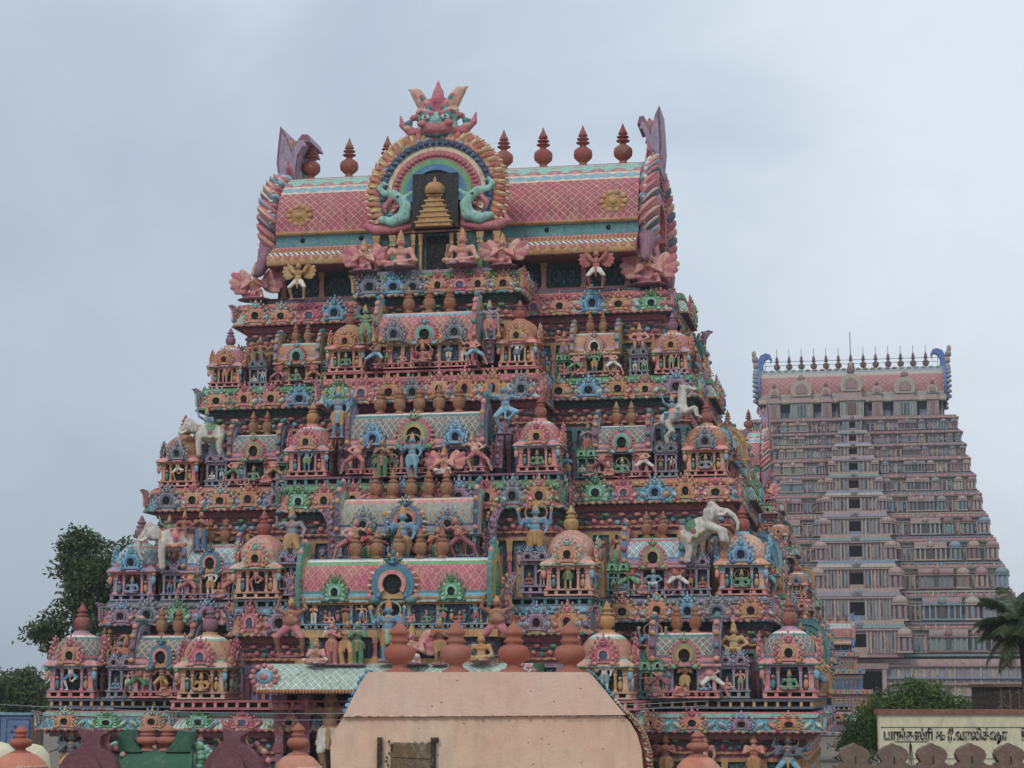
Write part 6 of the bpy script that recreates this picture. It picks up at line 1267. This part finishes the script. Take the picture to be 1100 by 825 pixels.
# ---- roof terrace of the hall we look across
m = MB(); m.bar(-13, 7, -1.5, 6.5, 0, 6.1, 'concrete'); m.bar(-13.2, 7.2, -1.7, 6.7, 6.1, 6.25, 'merlon'); o = put('hall_roof', m, None, (0, 34, 0)); tag(o, 'flat-roofed hall carrying the domes and the plain vault', 'building')
def fpot(parent, loc, h, w, mat='fgterra', ribs=10): 
    m = MB(); P = [(.95, 0), (.9, .05), (.5, .1), (.42, .17), (.55, .2), (.9, .27), (1, .35), (1, .42), (.85, .50), (.5, .545), (.46, .56), (.62, .60), (.62, .63), (.50, .65), (.5, .72), (.64, .75), (.62, .79), (.42, .87), (.12, .97), (.02, 1.0)]
    m.lathe([(a_*w/2, b_*h) for a_, b_ in P], mat, n=40, ribs=20, ribd=.03); return put('finial', m, parent, loc)
def dome(x, ytop, D, r, label, mat='domeorange', fx=None, fy=None):
    p = px(x, ytop, D); root = empty('plaster_dome', (p.x, D, 6.2)); tag(root, label, 'dome', 'small orange domes along the hall roof')
    h = p.z-6.2; m = MB(); m.lathe([(r*1.05, 0), (r*1.1, h*.1), (r*1.0, h*.14), (r*1.02, h*.4), (r*.97, h*.6), (r*.82, h*.80), (r*.55, h*.94), (r*.3, h)], mat, n=32)
    for k in range(5): m.lathe([(r*(1.03-.02*k), h*(.38+.1*k)), (r*(1.06-.03*k), h*(.40+.1*k)), (r*(1.02-.035*k), h*(.42+.1*k))], 'peach', n=24, sx=1, sy=1, c=(.012, .012, 0)) if k < 3 else None
    put('dome_shell', m, root); m = MB()
    for k in range(22):
        a = R(-80+160*k/21)
        for q in range(4): m.ball((r*(1.03-.09*q*q*.5)*math.cos(a), r*(1.03-.09*q*q*.5)*math.sin(a), h*(.5+.11*q)), .035, 'peach')
    put('beading', m, root); fpot(root, (0, 0, h-.02), px(x, fy, D).z-p.z+.02, .36); return root
dome(320, 810, 32, .44, 'orange dome with slim finial between the maroon gable and the plain vault', fy=776)
dome(750, 812, 32, .42, 'orange dome with slim finial on the far-tower side of the plain vault', fy=784)
dome(22, 808, 32, .50, 'orange dome with slim finial, outermost on the tree side', fy=779)
for x, y in ((1, 797), (36, 799)):
    p = px(x, y, 34.5); m = MB(); h = p.z-6.2; m.lathe([(.3, 0), (.32, h*.5), (.28, h*.8), (.15, h*.96), (.01, h)], 'wallcream', n=20); o = put('stone_orb', m, None, (p.x, 34.5, 6.2)); tag(o, 'pale rounded knob behind the outermost orange dome' + (', by the brown pier' if x > 20 else ', at the edge'), 'ornament')
def gable_back(x0, x1, ytop, xc, cy, D, label, lean):
    """plain maroon back of a small gable: swelling shell with a flat crest post"""
    a, b = px(x0, 825, D), px(x1, 825, D); t = px(xc, ytop, D); root = empty('gable_ornament', ((a.x+b.x)/2, D, 6.2)); tag(root, label, 'ornament', 'maroon gable backs on the hall roof')
    w = (b.x-a.x)/2; h = t.z-6.2; m = MB()
    m.plate([(w*math.cos(R(q)), max(0, .5*h+ (.5*h)*math.sin(R(q)))) for q in range(-40, 221, 10)], -.25, .1, 'domemaroon'); m.plate([(.62*w*math.cos(R(q))-.1*w, .42*h+(.5*h)*math.sin(R(q))) for q in range(-40, 221, 10)], -.38, -.2, 'domemaroon'); m.lathe([(w*.95, 0), (w*1.0, h*.4), (w*.85, h*.7), (w*.5, h*.9), (.02, h*.97)], 'domemaroon', c=(.12, .35, 0), n=28)
    for q in range(9): g_ = R(60-150*q/8); m.ball((w*1.0*math.cos(g_)+.1, .2, .5*h+.52*h*math.sin(g_)), (.06, .12, .06), 'peach' if q % 2 else 'rose')
    put('gable_shell', m, root)
    m = MB(); c = t.x-(a.x+b.x)/2; z0 = h*.86; z1 = px(xc, cy, D).z-6.2; o_ = [(c-.28, z0), (c+.24, z0), (c+.14, z0+.16), (c+.16, z1-.1), (c+.34, z1), (c+.02, z1-.02), (c-.16+lean, z1+.05), (c-.12, z1-.16), (c-.16, z0+.14)]
    m.plate(o_, -.2, .12, 'domemaroon'); m.plate([(x_+.05, z_) for x_, z_ in o_[:1]+o_[1:4]+o_[7:]], .12, .3, 'rose'); put('crest', m, root)
gable_back(66, 130, 801, 100, 784, 31.5, 'maroon plastered gable back beside the green vault, tree side', -.1)
gable_back(220, 282, 797, 250, 784, 31.5, 'maroon plastered gable back between the green vault and an orange dome', .02)
a, b = px(129, 803, 32), px(208, 803, 32); root = empty('barrel_vault', ((a.x+b.x)/2, 32, 6.2)); tag(root, 'dark green barrel vault with upturned ends and two red finials', 'vault'); hw = (b.x-a.x)/2; h = a.z-6.2
m = MB(); m.vault([(-.45, 0, 'vgreen'), (-.5, h*.3, 'vgreen'), (-.47, h*.6, 'vgreen'), (-.35, h*.85, 'vgreen'), (-.15, h*.98, 'vgreen'), (.15, h*.98, 'vgreen'), (.4, h*.8, 'vgreen'), (.5, 0, 'vgreen')], -hw, hw, 'mint'); put('vault_shell', m, root)
for s in (-1, 1):
    z1 = px(140, 786, 32).z-6.2; m = MB(); m.plate([(s*(hw-.42), h*.93), (s*hw, h*.93), (s*(hw-.02), h+.1), (s*(hw+.0), z1), (s*(hw-.22), z1+.03), (s*(hw-.25), z1-.08), (s*(hw-.28), h+.1)], -.3, .25, 'vgreen'); put('end_horn', m, root)
    m = MB()
    for q in range(26): m.ball((s*(hw+.06+.1*random.random()), .1*random.random()-.05, q*h/24), (.09, .12, .07), 'mint' if q % 3 else 'green')
    if s > 0:
        for q in range(40): m.ball((s*(hw+.08+.22*random.random()), .0, random.random()*(h+.1)), (.06, .06, .05), 'mint' if q % 3 else 'teal')
    put('leaf_edge', m, root)
for x in (158, 181): fpot(root, (px(x, 800, 32).x-(a.x+b.x)/2, -.05, h-.05), px(x, 778, 32).z-6.2-h+.05, .40)
# the plain plastered vault in front of the tower
D = 35; root = empty('plastered_vault', (px(520, 800, D).x, D, 6.2)); cx = px(520, 800, D).x; tag(root, 'large plain pink plastered vault with painted edge and four terracotta finials', 'vault')
def P_(x, y): q = px(x, y, D); return (q.x-cx, q.z-6.2)
L_up = [(396, 722), (388, 733), (378, 752), (369, 770)]; R_up = [(672, 768), (662, 757), (650, 742), (640, 730), (633, 722)]
m = MB(); m.plate([P_(*q) for q in R_up[::-1]] + [P_(*q) for q in L_up[::-1]], -.12, 2.2, 'vaultpink') if False else m.plate([P_(*q) for q in L_up + R_up], -.12, 2.2, 'vaultpink'); put('upper_slope', m, root)
L_lo = [(371, 769), (364, 778), (358, 790), (355, 803), (356, 830), (356, 870)]; R_lo = [(690, 870), (691, 830), (689, 805), (684, 788), (677, 776), (670, 769)]
m = MB(); m.plate([P_(*q) for q in L_lo + R_lo], -.05, 2.1, 'vaultlow')
for q in range(70):
    x = random.uniform(372, 668); p_ = P_(x, 769.2); m.ball((p_[0], -.13, p_[1]+random.uniform(-.012, .004)), (random.uniform(.01, .05), .012, random.uniform(.004, .014)), random.choice(['concrete', 'hatch', 'vaultlow']))
for q in range(16): p_ = P_(random.uniform(380, 665), random.uniform(730, 822)); m.ball((p_[0], -.125 if p_[1] > P_(0, 769)[1] else -.055, p_[1]), (.012, .008, .012), 'hatch')
put('lower_wall', m, root)
m = MB(); edge = [(632, 721), (640, 727), (650, 738), (661, 752), (673, 766), (684, 778), (692, 792), (697, 808), (698, 830)]
for i in range(len(edge)-1):
    (x0, z0), (x1, z1) = P_(*edge[i]), P_(*edge[i+1])
    for q in range(5):
        t = q/5; c_ = 'sky' if i < 3 else ('white' if i == 3 else 'rose'); m.ball((x0+(x1-x0)*t, .15, z0+(z1-z0)*t), (.055+.02*math.sin(i*2.7+q), .34, .04), c_ if q % 2 else ('white' if i > 2 else 'teal'), rot=('Y', .5+.4*math.sin(q+i)))
        if i > 3: m.ball((x0+(x1-x0)*t+.03, .15, z0+(z1-z0)*t), (.05, .4, .05), 'ochre')
m.tube([(P_(*e)[0]-.02, .3, P_(*e)[1]-.01) for e in edge], [.06]*len(edge), 'peach', 8)
put('painted_edge', m, root); m = MB()
for i in range(len(L_up)-1):
    (x0, z0), (x1, z1) = P_(*L_up[i]), P_(*L_up[i+1])
    for q in range(3): t = q/3; m.ball((x0+(x1-x0)*t-.02, .3, z0+(z1-z0)*t), (.09, .3, .06), 'sky' if q % 2 else 'blue')
put('painted_edge', m, root)
for x in (428, 489, 552, 613): fpot(root, (P_(x, 722)[0], .35, P_(x, 722)[1]-.02), px(x, 667, D+.35).z-px(x, 722, D).z+.02, .56)
m = MB(); (x0, z0), (x1, z1) = P_(420, 800), P_(468, 840)
m.bar(x0, x1, -.075, -.052, z1-.3, z0+.02, 'hatch'); m.box(((x0+x1)/2, -.085, z0-.1), ((x1-x0)*.9, .02, .26), 'hatch', ry=.05)
for x in (P_(417, 0)[0], P_(471, 0)[0]): m.bar(x-.045, x+.045, -.13, -.06, z1-.3, P_(0, 792)[1], 'oldwood')
m.bar(P_(471, 0)[0]-.045, P_(471, 0)[0]+.09, -.14, -.06, P_(0, 797)[1], P_(0, 792)[1], 'oldwood')
for q in range(9): m.ball((x0-.03+.05*math.sin(q), -.09, z0+.06-.07*q), (.02, .02, .03), 'oldwood')
for q in range(14): m.ball((x0+(x1-x0)*q/13, -.08, z0+.02+.02*math.sin(q*3)), (.04, .02, .03), 'concrete')
put('broken_hatch', m, root)
# ---------------------------------------------------------------- moist evening air
def haze():
    m = bpy.data.materials.new('haze'); m.use_nodes = True; N = m.node_tree.nodes; N.remove(N['Principled BSDF']); v = N.new('ShaderNodeVolumePrincipled'); v.inputs['Color'].default_value = (.86, .91, .98, 1); v.inputs['Density'].default_value = .00022; v.inputs['Anisotropy'].default_value = .2
    m.node_tree.links.new(v.outputs[0], N['Material Output'].inputs['Volume']); MATS['haze'] = m
    mb = MB(); mb.bar(-2600, 2600, -300, 3600, -1, 86, 'haze'); o = put('haze', mb); o['kind'] = 'stuff'
haze()
